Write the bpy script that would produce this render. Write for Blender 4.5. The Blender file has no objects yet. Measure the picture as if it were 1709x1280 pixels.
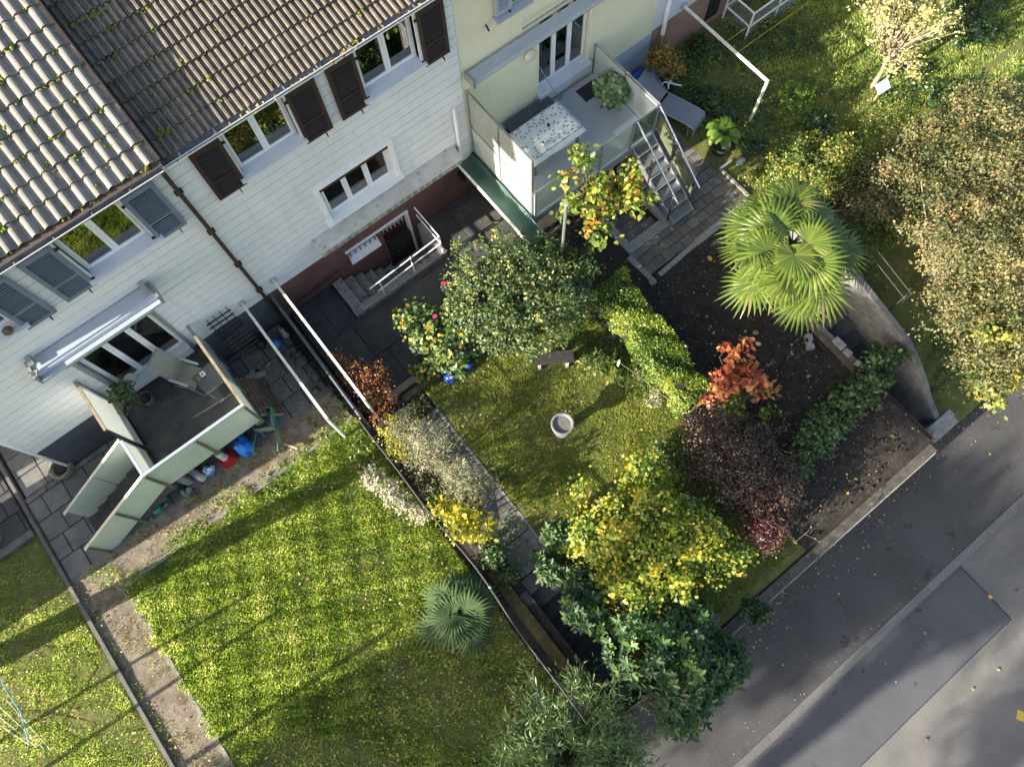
import bpy, math, random
import numpy as np
from mathutils import Vector, Matrix
R = math.radians
rng = np.random.default_rng(7); random.seed(7)
SC = bpy.context.scene; COL = SC.collection
# ---------------------------------------------------------------- camera, light, exposure
cd = bpy.data.cameras.new('camera'); cam = bpy.data.objects.new('camera', cd); COL.objects.link(cam)
cd.sensor_fit = 'HORIZONTAL'; cd.sensor_width = 36.0; cd.lens = 36.0*1220.0/1709.0
cd.clip_start = 0.1; cd.clip_end = 3000
CR = Matrix(((0.78419, -0.62005, -0.02417), (0.59621, 0.74208, 0.30635), (-0.17202, -0.25465, 0.95161))).transposed()
cam.matrix_world = Matrix.Translation((0, 0, 16)) @ CR.to_4x4()
SC.camera = cam
SUN_EL, SUN_AZ = R(19.5), R(4.2)            # low sun from the left, a little behind the house fronts
to_sun = Vector((-math.cos(SUN_AZ)*math.cos(SUN_EL), math.sin(SUN_AZ)*math.cos(SUN_EL), math.sin(SUN_EL)))
W = bpy.data.worlds.new('World'); SC.world = W; W.use_nodes = True
nt = W.node_tree; sky = nt.nodes.new('ShaderNodeTexSky'); sky.sky_type = 'NISHITA'; sky.sun_disc = False
sky.dust_density = 2.5; sky.ozone_density = .4; sky.sun_elevation = SUN_EL; sky.sun_rotation = math.atan2(to_sun.x, to_sun.y)
bg = nt.nodes['Background']; bg.inputs['Strength'].default_value = 0.09; nt.links.new(sky.outputs[0], bg.inputs[0])
sl = bpy.data.lights.new('sun', 'SUN'); sl.energy = 5.0; sl.angle = R(0.5); sl.color = (1.0, 0.90, 0.75)
so = bpy.data.objects.new('sun', sl); COL.objects.link(so); so.rotation_euler = (-to_sun).to_track_quat('-Z', 'Y').to_euler(); so.location = to_sun*60
vs = SC.view_settings; vs.view_transform = 'Standard'; vs.look = 'None'; vs.gamma = 1; vs.use_curve_mapping = False; vs.exposure = 1.98
# ---------------------------------------------------------------- helpers
def tag(o, label=None, cat=None, group=None, kind=None):
    if label: o['label'] = label
    if cat: o['category'] = cat
    if group: o['group'] = group
    if kind: o['kind'] = kind
    return o
def link(o, parent=None):
    COL.objects.link(o)
    if parent is not None:
        o.parent = parent
        if parent.type == 'EMPTY': o.matrix_parent_inverse = Matrix.Translation(-Vector(parent.location))
    return o
def thing(name, loc, label, cat, group=None):
    o = bpy.data.objects.new(name, None); o.empty_display_size = .1; o.location = loc; COL.objects.link(o)
    return tag(o, label, cat, group)
class MB:
    def __init__(s): s.v = []; s.f = []
    def add(s, vs, fs):
        b = len(s.v); s.v += [tuple(v) for v in vs]; s.f += [tuple(b+i for i in f) for f in fs]; return s
    def hexa(s, p): return s.add(p, [(3,2,1,0),(4,5,6,7),(0,1,5,4),(1,2,6,5),(2,3,7,6),(3,0,4,7)])
    def box(s, x0, x1, y0, y1, z0, z1):
        return s.hexa([(x0,y0,z0),(x1,y0,z0),(x1,y1,z0),(x0,y1,z0),(x0,y0,z1),(x1,y0,z1),(x1,y1,z1),(x0,y1,z1)])
    def cbox(s, c, size, rz=0, rx=0, ry=0):
        m = Matrix.Translation(c) @ Matrix.Rotation(rz,4,'Z') @ Matrix.Rotation(ry,4,'Y') @ Matrix.Rotation(rx,4,'X')
        a, b, h = size[0]/2, size[1]/2, size[2]/2
        return s.hexa([m @ Vector(p) for p in [(-a,-b,-h),(a,-b,-h),(a,b,-h),(-a,b,-h),(-a,-b,h),(a,-b,h),(a,b,h),(-a,b,h)]])
    def bar(s, p0, p1, w, h=None):          # rectangular bar between two points
        p0, p1 = Vector(p0), Vector(p1); d = (p1-p0).normalized(); h = h or w
        up = Vector((0,0,1)) if abs(d.z) < .9 else Vector((1,0,0))
        x = d.cross(up).normalized()*w/2; y = x.cross(d).normalized()*h/2
        return s.hexa([p0-x-y, p0+x-y, p0+x+y, p0-x+y, p1-x-y, p1+x-y, p1+x+y, p1-x+y])
    def tube(s, pts, r, n=8, caps=True):
        pts = [Vector(p) for p in pts]; rs = r if isinstance(r, (list, tuple)) else [r]*len(pts)
        vs = []; up = Vector((0,0,1))
        for i, p in enumerate(pts):
            d = (pts[min(i+1, len(pts)-1)]-pts[max(i-1, 0)]).normalized()
            u = up if abs(d.z) < .95 else Vector((1,0,0)); x = d.cross(u).normalized(); y = x.cross(d).normalized()
            for k in range(n):
                a = 2*math.pi*k/n; vs.append(p+(x*math.cos(a)+y*math.sin(a))*rs[i])
        fs = [(i*n+k, i*n+(k+1)%n, (i+1)*n+(k+1)%n, (i+1)*n+k) for i in range(len(pts)-1) for k in range(n)]
        if caps: fs += [tuple(range(n))[::-1], tuple((len(pts)-1)*n+k for k in range(n))]
        return s.add(vs, fs)
    def lathe(s, c, prof, n=20, sq=None):
        vs = []; c = Vector(c)
        for r, z in prof:
            for k in range(n):
                a = 2*math.pi*k/n; vs.append((c.x+r*math.cos(a), c.y+r*math.sin(a), c.z+z))
        m = len(prof); fs = [(i*n+k, i*n+(k+1)%n, (i+1)*n+(k+1)%n, (i+1)*n+k) for i in range(m-1) for k in range(n)]
        return s.add(vs, fs+[tuple(range(n))[::-1], tuple((m-1)*n+k for k in range(n))])
    def build(s, name, mat, parent=None, smooth=False, loc=None):
        me = bpy.data.meshes.new(name); me.from_pydata(s.v, [], s.f); me.materials.append(mat)
        if smooth: me.polygons.foreach_set('use_smooth', [True]*len(me.polygons))
        o = bpy.data.objects.new(name, me)
        if loc is not None: o.location = loc
        return link(o, parent)
def piece(me, name, parent, loc, rot=(0,0,0), scale=(1,1,1)):
    o = bpy.data.objects.new(name, me); o.location = loc; o.rotation_euler = rot; o.scale = scale
    return link(o, parent)
def subtract(x0, x1, z0, z1, ops):          # rectangle minus rectangles -> list of rectangles
    out = [(x0, x1, z0, z1)]
    for a, b, c, d in ops:
        nxt = []
        for X0, X1, Z0, Z1 in out:
            if b <= X0 or a >= X1 or d <= Z0 or c >= Z1: nxt.append((X0, X1, Z0, Z1)); continue
            if c > Z0: nxt.append((X0, X1, Z0, c))
            if d < Z1: nxt.append((X0, X1, d, Z1))
            l, h = max(Z0, c), min(Z1, d)
            if a > X0: nxt.append((X0, a, l, h))
            if b < X1: nxt.append((b, X1, l, h))
        out = nxt
    return [r for r in out if r[1]-r[0] > .008 and r[3]-r[2] > .008]
# ---- numpy meshes (leaves, grass)
def npmesh(name, V, F, mat, parent=None, rnd=None, smooth=False, kind='stuff'):
    me = bpy.data.meshes.new(name); k = F.shape[1]
    me.vertices.add(len(V)); me.vertices.foreach_set('co', V.astype(np.float32).ravel())
    me.loops.add(F.size); me.loops.foreach_set('vertex_index', F.astype(np.int32).ravel())
    me.polygons.add(len(F)); me.polygons.foreach_set('loop_start', np.arange(0, F.size, k, dtype=np.int32))
    me.polygons.foreach_set('loop_total', np.full(len(F), k, dtype=np.int32))
    if smooth: me.polygons.foreach_set('use_smooth', np.ones(len(F), dtype=bool))
    me.update(calc_edges=True); me.materials.append(mat)
    if rnd is not None:
        at = me.attributes.new('rnd', 'FLOAT', 'FACE'); at.data.foreach_set('value', rnd.astype(np.float32))
    o = bpy.data.objects.new(name, me); link(o, parent)
    if kind: o['kind'] = kind
    return o
def unit(a): return a/np.maximum(np.linalg.norm(a, axis=-1, keepdims=True), 1e-9)
LEAF = (np.array([(0,0,0),(.30,.3,.05),(.27,.72,.05),(0,1,0),(-.27,.72,.05),(-.30,.3,.05)]), np.array([(0,1,2,3),(0,3,4,5)]))
ROUND = (np.array([(0,0,0),(.42,.25,.06),(.42,.7,.06),(0,1,0),(-.42,.7,.06),(-.42,.25,.06)]), np.array([(0,1,2,3),(0,3,4,5)]))
NARROW = (np.array([(0,0,0),(.12,.4,.03),(0,1,0),(-.12,.4,.03)]), np.array([(0,1,2,3)]))
BLADE = (np.array([(-.08,0,0),(.08,0,0),(.0,.6,.0),(0,1,-.15)]), np.array([(0,1,2),(0,2,3)]))
def scatter(tpl, P, T, N, S):
    tv, tf = tpl; T = unit(T); X = unit(np.cross(T, N)); Z = np.cross(X, T); S = S.reshape(-1, 1, 1)
    V = P[:,None,:] + S*(tv[None,:,0:1]*X[:,None,:] + tv[None,:,1:2]*T[:,None,:] + tv[None,:,2:3]*Z[:,None,:])
    F = tf[None]+ (np.arange(len(P))*len(tv))[:,None,None]
    return V.reshape(-1,3), F.reshape(-1, tf.shape[1])
# ---------------------------------------------------------------- materials
def new(name):
    m = bpy.data.materials.new(name); m.use_nodes = True; t = m.node_tree; return m, t, t.nodes['Principled BSDF']
def ramp(t, fac, stops):
    r = t.nodes.new('ShaderNodeValToRGB'); e = r.color_ramp.elements
    while len(e) < len(stops): e.new(.5)
    for q, (p, c) in zip(e, stops): q.position = p; q.color = (*c, 1)
    t.links.new(fac, r.inputs[0]); return r.outputs[0]
def noise(t, scale, detail=5, rough=.6, vec=None, dist=0):
    n = t.nodes.new('ShaderNodeTexNoise'); n.inputs['Scale'].default_value = scale; n.inputs['Detail'].default_value = detail
    n.inputs['Roughness'].default_value = rough; n.inputs['Distortion'].default_value = dist
    if vec is None: vec = geo(t)
    t.links.new(vec, n.inputs['Vector']); return n.outputs['Fac']
def geo(t): return t.nodes.new('ShaderNodeNewGeometry').outputs['Position']
def mixc(t, fac, a, b, mode='MIX'):
    m = t.nodes.new('ShaderNodeMix'); m.data_type = 'RGBA'; m.blend_type = mode
    for s, v in ((0, fac), (6, a), (7, b)):
        if hasattr(v, 'links'): t.links.new(v, m.inputs[s])
        elif s == 0: m.inputs[0].default_value = v
        else: m.inputs[s].default_value = (*v, 1)
    return m.outputs[2]
def MAT(name, c1, c2=None, scale=6, rough=.8, metal=0, bump=0, bscale=None, spots=None, var=0, ior=1.45, lo=.35, hi=.65, streak=None):
    """two-tone noise colour, optional speckle (scale, threshold, colour), per-object value variation, bump"""
    m, t, b = new(name); c2 = c2 or tuple(v*.8 for v in c1)
    col = ramp(t, noise(t, scale), [(lo, c1), (hi, c2)])
    if spots:
        for sc, th, sp in spots:
            f = ramp(t, noise(t, sc, 3, .55), [(th, (0,0,0)), (th+.06, (1,1,1))]); col = mixc(t, f, col, sp)
    if streak:                               # rain streaks: noise drawn out along z
        vm = t.nodes.new('ShaderNodeVectorMath'); vm.operation = 'MULTIPLY'; vm.inputs[1].default_value = (6, 6, .35); t.links.new(geo(t), vm.inputs[0])
        col = mixc(t, ramp(t, noise(t, 1.0, 5, .65, vm.outputs[0]), [(.52, (0,0,0)), (.74, (.4,.4,.4))]), col, streak)
    if var:
        oi = t.nodes.new('ShaderNodeObjectInfo'); mr = t.nodes.new('ShaderNodeMapRange')
        mr.inputs[3].default_value = 1-var; mr.inputs[4].default_value = 1+var; t.links.new(oi.outputs['Random'], mr.inputs[0])
        cb = t.nodes.new('ShaderNodeCombineColor'); [t.links.new(mr.outputs[0], cb.inputs[i]) for i in range(3)]
        col = mixc(t, 1.0, col, cb.outputs[0], 'MULTIPLY')
    t.links.new(col, b.inputs['Base Color']); b.inputs['Roughness'].default_value = rough; b.inputs['Metallic'].default_value = metal; b.inputs['IOR'].default_value = ior
    if bump:
        bp = t.nodes.new('ShaderNodeBump'); bp.inputs['Strength'].default_value = min(1, bump); bp.inputs['Distance'].default_value = .02
        t.links.new(noise(t, bscale or scale*4, 6, .65), bp.inputs['Height']); t.links.new(bp.outputs[0], b.inputs['Normal'])
    return m
def LEAFMAT(name, stops, rough=.5, trans=.35, big=None):
    """foliage: colour from the per-leaf random number, light passing through"""
    m, t, b = new(name); at = t.nodes.new('ShaderNodeAttribute'); at.attribute_name = 'rnd'
    col = ramp(t, at.outputs['Fac'], stops)
    if big: col = mixc(t, ramp(t, noise(t, big[0], 3), [(.4, (0,0,0)), (.6, (1,1,1))]), col, big[1])
    t.links.new(col, b.inputs['Base Color']); b.inputs['Roughness'].default_value = rough
    tr = t.nodes.new('ShaderNodeBsdfTranslucent'); mx = t.nodes.new('ShaderNodeMixShader'); mx.inputs[0].default_value = trans
    hs = t.nodes.new('ShaderNodeHueSaturation'); hs.inputs['Value'].default_value = 1.5; hs.inputs['Saturation'].default_value = 1.1
    t.links.new(col, hs.inputs['Color']); t.links.new(hs.outputs[0], tr.inputs[0])
    out = t.nodes['Material Output']; t.links.new(b.outputs[0], mx.inputs[1]); t.links.new(tr.outputs[0], mx.inputs[2]); t.links.new(mx.outputs[0], out.inputs[0])
    return m
def GLASS(name, tint, amount, rough=.05, ior=1.5, diffuse=None):
    """thin pane: fresnel reflection over a see-through tint, optional milky share"""
    m, t, b = new(name); t.nodes.remove(b); out = t.nodes['Material Output']
    tr = t.nodes.new('ShaderNodeBsdfTransparent'); tr.inputs[0].default_value = (*tint, 1); base = tr.outputs[0]
    if diffuse:
        ds = t.nodes.new('ShaderNodeBsdfDiffuse'); ds.inputs[0].default_value = (*diffuse, 1)
        col = ramp(t, noise(t, 5, 6), [(.35, diffuse), (.7, tuple(v*.86 for v in diffuse))]); t.links.new(col, ds.inputs[0])
        tl = t.nodes.new('ShaderNodeBsdfTranslucent'); tl.inputs[0].default_value = (*diffuse, 1)
        m0 = t.nodes.new('ShaderNodeMixShader'); m0.inputs[0].default_value = .45; t.links.new(ds.outputs[0], m0.inputs[1]); t.links.new(tl.outputs[0], m0.inputs[2])
        m1 = t.nodes.new('ShaderNodeMixShader'); m1.inputs[0].default_value = amount; t.links.new(tr.outputs[0], m1.inputs[1]); t.links.new(m0.outputs[0], m1.inputs[2]); base = m1.outputs[0]
    gl = t.nodes.new('ShaderNodeBsdfGlossy'); gl.inputs['Roughness'].default_value = rough
    fr = t.nodes.new('ShaderNodeFresnel'); fr.inputs[0].default_value = ior
    m2 = t.nodes.new('ShaderNodeMixShader'); t.links.new(fr.outputs[0], m2.inputs[0]); t.links.new(base, m2.inputs[1]); t.links.new(gl.outputs[0], m2.inputs[2])
    t.links.new(m2.outputs[0], out.inputs[0]); return m
M = {}
M['siding'] = MAT('white_siding', (.70,.71,.72), (.635,.645,.66), .8, .55, var=.012, bump=.15, bscale=60, streak=(.52,.52,.51))
M['white'] = MAT('white_paint', (.78,.79,.80), (.70,.71,.72), 3, .45)
M['whiteold'] = MAT('weathered_white_paint', (.72,.70,.66), (.55,.53,.49), 9, .6, spots=[(30,.66,(.30,.25,.20))])
M['sill'] = MAT('pale_sill_metal', (.62,.66,.72), (.54,.58,.64), 4, .4)
M['slate'] = MAT('blue_grey_plinth', (.075,.088,.115), (.055,.065,.085), 3, .7, bump=.2)
M['bluesh'] = MAT('blue_grey_shutter_paint', (.15,.19,.25), (.12,.155,.205), 4, .5)
M['brownsh'] = MAT('dark_brown_shutter_paint', (.045,.024,.018), (.028,.016,.013), 8, .55)
M['redbase'] = MAT('red_brown_plinth', (.155,.075,.066), (.105,.052,.046), 2.2, .85, bump=.25, spots=[(1.1,.6,(.12,.07,.055))])
M['brownbase'] = MAT('light_brown_plinth', (.30,.19,.14), (.24,.15,.11), 2.5, .85)
M['yellow'] = MAT('pale_yellow_render', (.72,.69,.50), (.66,.63,.46), 1.2, .85, bump=.2, bscale=120, streak=(.56,.54,.41))
M['palegrey'] = MAT('pale_grey_render', (.60,.63,.68), (.55,.58,.63), 1.5, .85)
M['bluebase'] = MAT('pale_blue_grey_plinth', (.36,.41,.50), (.32,.36,.44), 2, .8)
M['awning'] = MAT('light_grey_aluminium', (.38,.43,.50), (.34,.39,.46), 3, .35, metal=.1)
M['greymetal'] = MAT('grey_metal_frame', (.27,.29,.31), (.22,.24,.26), 5, .45, metal=.3)
M['fencegrey'] = MAT('dull_dark_fence_paint', (.05,.05,.05), (.03,.031,.032), 14, .85)
M['bluelouvre'] = MAT('blue_grey_louvre', (.125,.155,.20), (.10,.13,.17), 6, .6)
M['brownlouvre'] = MAT('purple_brown_louvre', (.036,.026,.028), (.024,.018,.02), 8, .6)
M['path'] = MAT('dark_path_slab', (.13,.128,.125), (.07,.07,.072), 2.2, .9, bump=.4, bscale=50, spots=[(2.2,.58,(.19,.17,.14)),(24,.68,(.25,.24,.22))], var=.15)
M['steel'] = MAT('galvanised_steel', (.42,.44,.46), (.32,.34,.36), 14, .38, metal=.75)
M['chrome'] = MAT('polished_rail_steel', (.62,.62,.62), (.54,.54,.54), 8, .25, metal=.85)
M['black'] = MAT('black_metal', (.018,.018,.02), (.012,.012,.013), 5, .5)
M['gutter'] = MAT('zinc_gutter', (.20,.22,.245), (.13,.14,.155), 7, .5, metal=.4, spots=[(9,.62,(.10,.075,.05))])
M['gutlip'] = MAT('bright_gutter_lip', (.62,.62,.60), (.5,.5,.47), 12, .4, metal=.2)
M['eavebrown'] = MAT('brown_eaves_sheet', (.080,.060,.046), (.045,.035,.03), 12, .75, bump=.4)
M['pipe'] = MAT('brown_copper_downpipe', (.055,.036,.028), (.035,.025,.022), 10, .5, metal=.2)
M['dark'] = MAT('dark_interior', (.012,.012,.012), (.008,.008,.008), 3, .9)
M['curtain'] = MAT('cream_curtain', (.62,.56,.42), (.5,.45,.33), 6, .9)
M['pane'] = GLASS('window_glass', (.55,.57,.57), 0, .01, 3.0)
M['milk'] = GLASS('milky_balcony_glass', (.85,.94,.9), .86, .12, 1.4, (.72,.82,.76))
M['milkwhite'] = GLASS('frosted_white_glass', (.9,.95,.93), .85, .15, 1.4, (.84,.88,.86))
M['concrete'] = MAT('grey_concrete', (.20,.195,.18), (.135,.13,.12), 3.5, .9, bump=.35, bscale=45, spots=[(7,.63,(.09,.085,.075)), (26,.68,(.30,.29,.26))], var=.12)
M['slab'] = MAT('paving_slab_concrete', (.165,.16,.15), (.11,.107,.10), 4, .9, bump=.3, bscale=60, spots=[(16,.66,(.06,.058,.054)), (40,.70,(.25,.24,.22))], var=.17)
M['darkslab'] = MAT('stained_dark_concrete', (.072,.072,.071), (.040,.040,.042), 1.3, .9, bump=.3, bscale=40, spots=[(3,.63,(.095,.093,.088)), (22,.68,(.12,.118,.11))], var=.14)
M['paver'] = MAT('grey_paver', (.150,.138,.118), (.10,.093,.08), 8, .9, bump=.3, bscale=70, var=.2, spots=[(30,.68,(.2,.19,.17))])
M['balcfloor'] = MAT('stained_balcony_screed', (.085,.083,.082), (.045,.045,.047), 2.2, .85, bump=.15, spots=[(1.4,.57,(.12,.118,.112)), (18,.68,(.14,.138,.13))])
M['paintfloor'] = MAT('painted_balcony_floor', (.50,.53,.57), (.44,.47,.51), 1.2, .5, spots=[(14,.72,(.2,.21,.22))])
M['aggr'] = MAT('exposed_aggregate', (.32,.32,.31), (.14,.14,.14), 45, .9, bump=.5, bscale=90, lo=.42, hi=.58)
M['soil'] = MAT('dark_garden_soil', (.036,.030,.025), (.020,.017,.015), 5, .95, bump=1, bscale=38, spots=[(24,.64,(.075,.058,.04)), (60,.70,(.17,.14,.11))])
M['turfsoil'] = MAT('mossy_turf_ground', (.12,.135,.030), (.075,.085,.022), 4, .95, bump=.8, bscale=40, spots=[(5,.58,(.14,.10,.05)), (30,.64,(.16,.12,.07))])
M['dirtpath'] = MAT('dusty_concrete_path', (.215,.18,.14), (.125,.10,.075), 4, .95, bump=.5, bscale=45, spots=[(3,.58,(.11,.085,.05)), (6,.62,(.07,.075,.025)), (40,.66,(.34,.28,.2))])
M['asphalt'] = MAT('grey_asphalt', (.064,.064,.066), (.045,.045,.047), .8, .92, bump=.45, bscale=110, spots=[(75,.60,(.12,.12,.117)), (2.2,.66,(.035,.035,.036)), (45,.70,(.03,.03,.03))])
M['asphaltold'] = MAT('worn_pale_asphalt', (.15,.145,.138), (.105,.103,.101), .9, .92, bump=.45, bscale=100, spots=[(80,.58,(.21,.205,.195)), (1.6,.64,(.075,.074,.073)), (60,.66,(.05,.05,.05))])
M['asphaltpatch'] = MAT('dark_asphalt_patch', (.082,.086,.096), (.064,.067,.077), 1.1, .9, bump=.4, bscale=110, spots=[(85,.62,(.105,.108,.115)), (2.5,.66,(.04,.042,.048))])
M['kerb'] = MAT('granite_kerb', (.15,.15,.148), (.09,.09,.09), 40, .85, bump=.3, var=.18)
M['tilel'] = MAT('pale_concrete_roof_tile', (.225,.205,.18), (.165,.15,.135), 6, .8, bump=.25, bscale=70, var=.13, spots=[(5,.66,(.12,.11,.095)),(22,.70,(.10,.10,.08)),(34,.72,(.34,.33,.30))])
M['tilem'] = MAT('weathered_brown_roof_tile', (.185,.155,.12), (.115,.097,.078), 7, .85, bump=.5, bscale=55, var=.17, spots=[(18,.66,(.08,.07,.06)), (30,.71,(.42,.40,.37))])
M['moss'] = MAT('roof_moss', (.20,.23,.02), (.11,.14,.012), 30, .95, bump=1, bscale=90)
M['wood'] = MAT('weathered_wood', (.15,.115,.08), (.08,.06,.042), 9, .85, bump=.4, var=.15)
M['palewood'] = MAT('bleached_timber', (.30,.245,.17), (.2,.16,.11), 8, .85, bump=.4)
M['darkwood'] = MAT('dark_stained_wood', (.032,.03,.03), (.018,.017,.017), 12, .7, bump=.3)
M['bark'] = MAT('grey_brown_bark', (.12,.095,.07), (.06,.048,.036), 14, .95, bump=.8)
M['palebark'] = MAT('pale_bark', (.30,.26,.19), (.18,.15,.11), 12, .95, bump=.6)
M['pot'] = MAT('dark_plastic_pot', (.035,.035,.038), (.025,.025,.027), 6, .5)
M['greypot'] = MAT('grey_brown_pot', (.15,.135,.13), (.11,.10,.095), 6, .7)
M['blueglaze'] = MAT('blue_glazed_ceramic', (.012,.055,.42), (.008,.035,.30), 5, .12)
M['blueplastic'] = MAT('bright_blue_plastic', (.012,.19,.72), (.008,.13,.55), 5, .35, bump=.6, bscale=14)
M['redplastic'] = MAT('red_plastic', (.52,.022,.02), (.40,.015,.015), 6, .4)
M['cream'] = MAT('cream_plastic', (.55,.53,.44), (.47,.45,.37), 5, .5)
M['greenpl'] = MAT('green_plastic', (.03,.22,.11), (.02,.15,.08), 5, .4)
M['greentube'] = MAT('green_painted_tube', (.10,.30,.22), (.06,.2,.15), 20, .5)
M['tarpgreen'] = MAT('faded_green_fabric', (.062,.125,.098), (.045,.092,.074), 3, .85)
M['sling'] = MAT('taupe_sling_fabric', (.26,.245,.20), (.2,.19,.155), 30, .85)
M['greysling'] = MAT('grey_mesh_fabric', (.22,.24,.28), (.17,.19,.225), 40, .8)
M['tabletop'] = MAT('dark_grey_table_top', (.085,.092,.105), (.07,.076,.088), 5, .4)
M['stone'] = MAT('pale_stone', (.34,.34,.32), (.22,.22,.21), 12, .85, bump=.5)
M['whitestone'] = MAT('whitewashed_stone', (.42,.43,.41), (.25,.26,.25), 12, .85, bump=.5)
M['yrope'] = MAT('yellow_clothesline', (.65,.48,.03), (.5,.36,.02), 20, .6)
M['mint'] = MAT('pale_turquoise_board', (.36,.60,.60), (.30,.52,.53), 5, .6)
M['petalpink'] = MAT('magenta_petals', (.55,.03,.16), (.42,.02,.11), 20, .6)
M['petalwhite'] = MAT('white_petals', (.75,.75,.70), (.6,.62,.55), 20, .7)
# ================================================================ SETTING
def slabs(x0, x1, y0, y1, z0, z1, ops, name, mat, kind='structure'):
    b = MB()
    for a, c, d, e in subtract(x0, x1, y0, y1, ops): b.box(a, c, d, e, z0, z1)
    return tag(b.build(name, mat), kind=kind)
def sheet(name, x0, x1, y0, y1, z, mat, step=None, amp=0, f=1.0, kind='structure', slope=None):
    nx = max(1, int((x1-x0)/(step or 1e9))); ny = max(1, int((y1-y0)/(step or 1e9)))
    X, Y = np.meshgrid(np.linspace(x0, x1, nx+1), np.linspace(y0, y1, ny+1))
    Z = z + amp*(np.sin(X*2.1*f+1)*np.cos(Y*1.7*f)+.6*np.sin(X*4.3*f+Y*3.1*f)+.35*np.sin(X*9.1*f-Y*7.7*f))
    if slope: Z = Z+slope(X, Y)
    V = np.stack([X, Y, Z], -1).reshape(-1, 3); i = np.arange(ny)[:,None]*(nx+1)+np.arange(nx)[None]
    F = np.stack([i, i+1, i+nx+2, i+nx+1], -1).reshape(-1, 4)
    return npmesh(name, V, F, mat, kind=kind, smooth=True)
ST1 = (.30, 1.15, -2.62, .72); ST2 = (9.42, 10.2, -2.62, 1.05); WELL = (1.05, 3.72, 8.02, 8.99); WELL2 = (7.36, 8.34, 5.32, 7.4)
tag(MB().box(-900, 900, -900, 900, -3.2, -1.80).build('ground', M['turfsoil']), kind='structure')
slabs(-40, 10.2, -2.62, 40, -1.9, -.03, [ST1, ST2, WELL, WELL2], 'terrace', M['soil'])
tag(MB().box(10.34, 40, 3.2, 40, -1.9, -.03).build('neighbour_terrace', M['soil']), kind='structure')
# right neighbour's ground falling towards the street
sheet('garden_slope', 10.30, 40, -2.9, 3.3, -.0, M['turfsoil'], .5, .02, slope=lambda X, Y: np.where(Y > 1, .25, .25-(1-Y)*.42))
sheet('neighbour_lawn', 10.36, 40, 3.1, 14, .01, M['turfsoil'], .4, .02, slope=lambda X, Y: np.where(X < 12, 0, .0)+np.clip((3.9-Y), 0, 1)*.25)
sheet('soil_bed', 5.42, 9.3, -2.55, 4.22, .0, M['soil'], .12, .014, 2)
sheet('soil_border', 5.45, 7.1, 4.2, 6.7, .0, M['soil'], .12, .012, 2)
sheet('lawn', -6.35, -.42, -2.6, 5.95, .0, M['turfsoil'], .15, .014, 1.3)
sheet('neighbour_lawn', -16, -7.33, -2.6, 8.06, .0, M['turfsoil'], .15, .012, 1.3)
sheet('lawn', 1.2, 5.44, -2.55, 5.72, .0, M['turfsoil'], .15, .012, 1.3)
sheet('flower_bed', -.20, 1.16, .75, 5.7, -.004, M['soil'], .12, .012, 2)
sheet('garden_path', -7.27, -6.37, -2.6, 6.74, .006, M['dirtpath'], .15, .006, 2)
sheet('garden_path', -6.4, -.45, 5.9, 6.75, .012, M['dirtpath'], .15, .006, 2)
# street
tag(MB().box(-60, 60, -5.02, -2.80, -2.0, -1.50).build('pavement', M['asphalt']), kind='structure')
tag(MB().box(-60, 60, -40, -5.20, -2.0, -1.612).build('road', M['asphaltold']), kind='structure')
tag(MB().box(-4, 8.5, -6.72, -5.205, -1.9, -1.608).build('road_patch', M['asphaltpatch']), kind='structure')
b = MB(); b.box(-4, 8.51, -6.735, -6.72, -1.9, -1.6055); b.box(8.495, 8.512, -6.735, -5.21, -1.9, -1.605)
tag(b.build('road_seam', M['black']), kind='structure')
kerb = tag(MB().box(-60, 60, -5.21, -5.015, -2.0, -1.53).build('kerb', M['concrete']), kind='structure')
km = MB().box(-.497, .497, -.09, .09, 0, .045); kme = km.build('kerb_stone', M['kerb'], kerb, loc=(-3, -5.112, -1.53)).data
for i in range(1, 16): piece(kme, 'kerb_stone', kerb, (-3+i*1.0, -5.112+rng.normal(0,.003), -1.53))
t = tag(MB().cbox((7.11, -8.17, -1.609), (.20, .16, .004), R(30)).build('road_marking', MAT('yellow_road_paint', (.60,.40,.05), (.45,.30,.04), 20, .7)), kind='structure')
# retaining walls along the street
b = MB(); b.box(-30, .28, -2.80, -2.60, -1.9, .02); b.box(1.16, 9.22, -2.80, -2.60, -1.9, .02)
w = b.build('retaining_wall', MAT('dark_weathered_concrete', (.085,.078,.068), (.045,.042,.037), 5, .95, bump=.6, bscale=35, spots=[(9,.62,(.13,.12,.10)),(4,.62,(.05,.055,.025))])); tag(w, 'low concrete retaining wall with pale edge along the pavement', 'wall')
b = MB(); b.box(-30, .27, -2.835, -2.795, -1.9, -.05); b.box(1.17, 9.20, -2.835, -2.795, -1.9, -.05); b.build('wall_edging', M['stone'], w)
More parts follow.
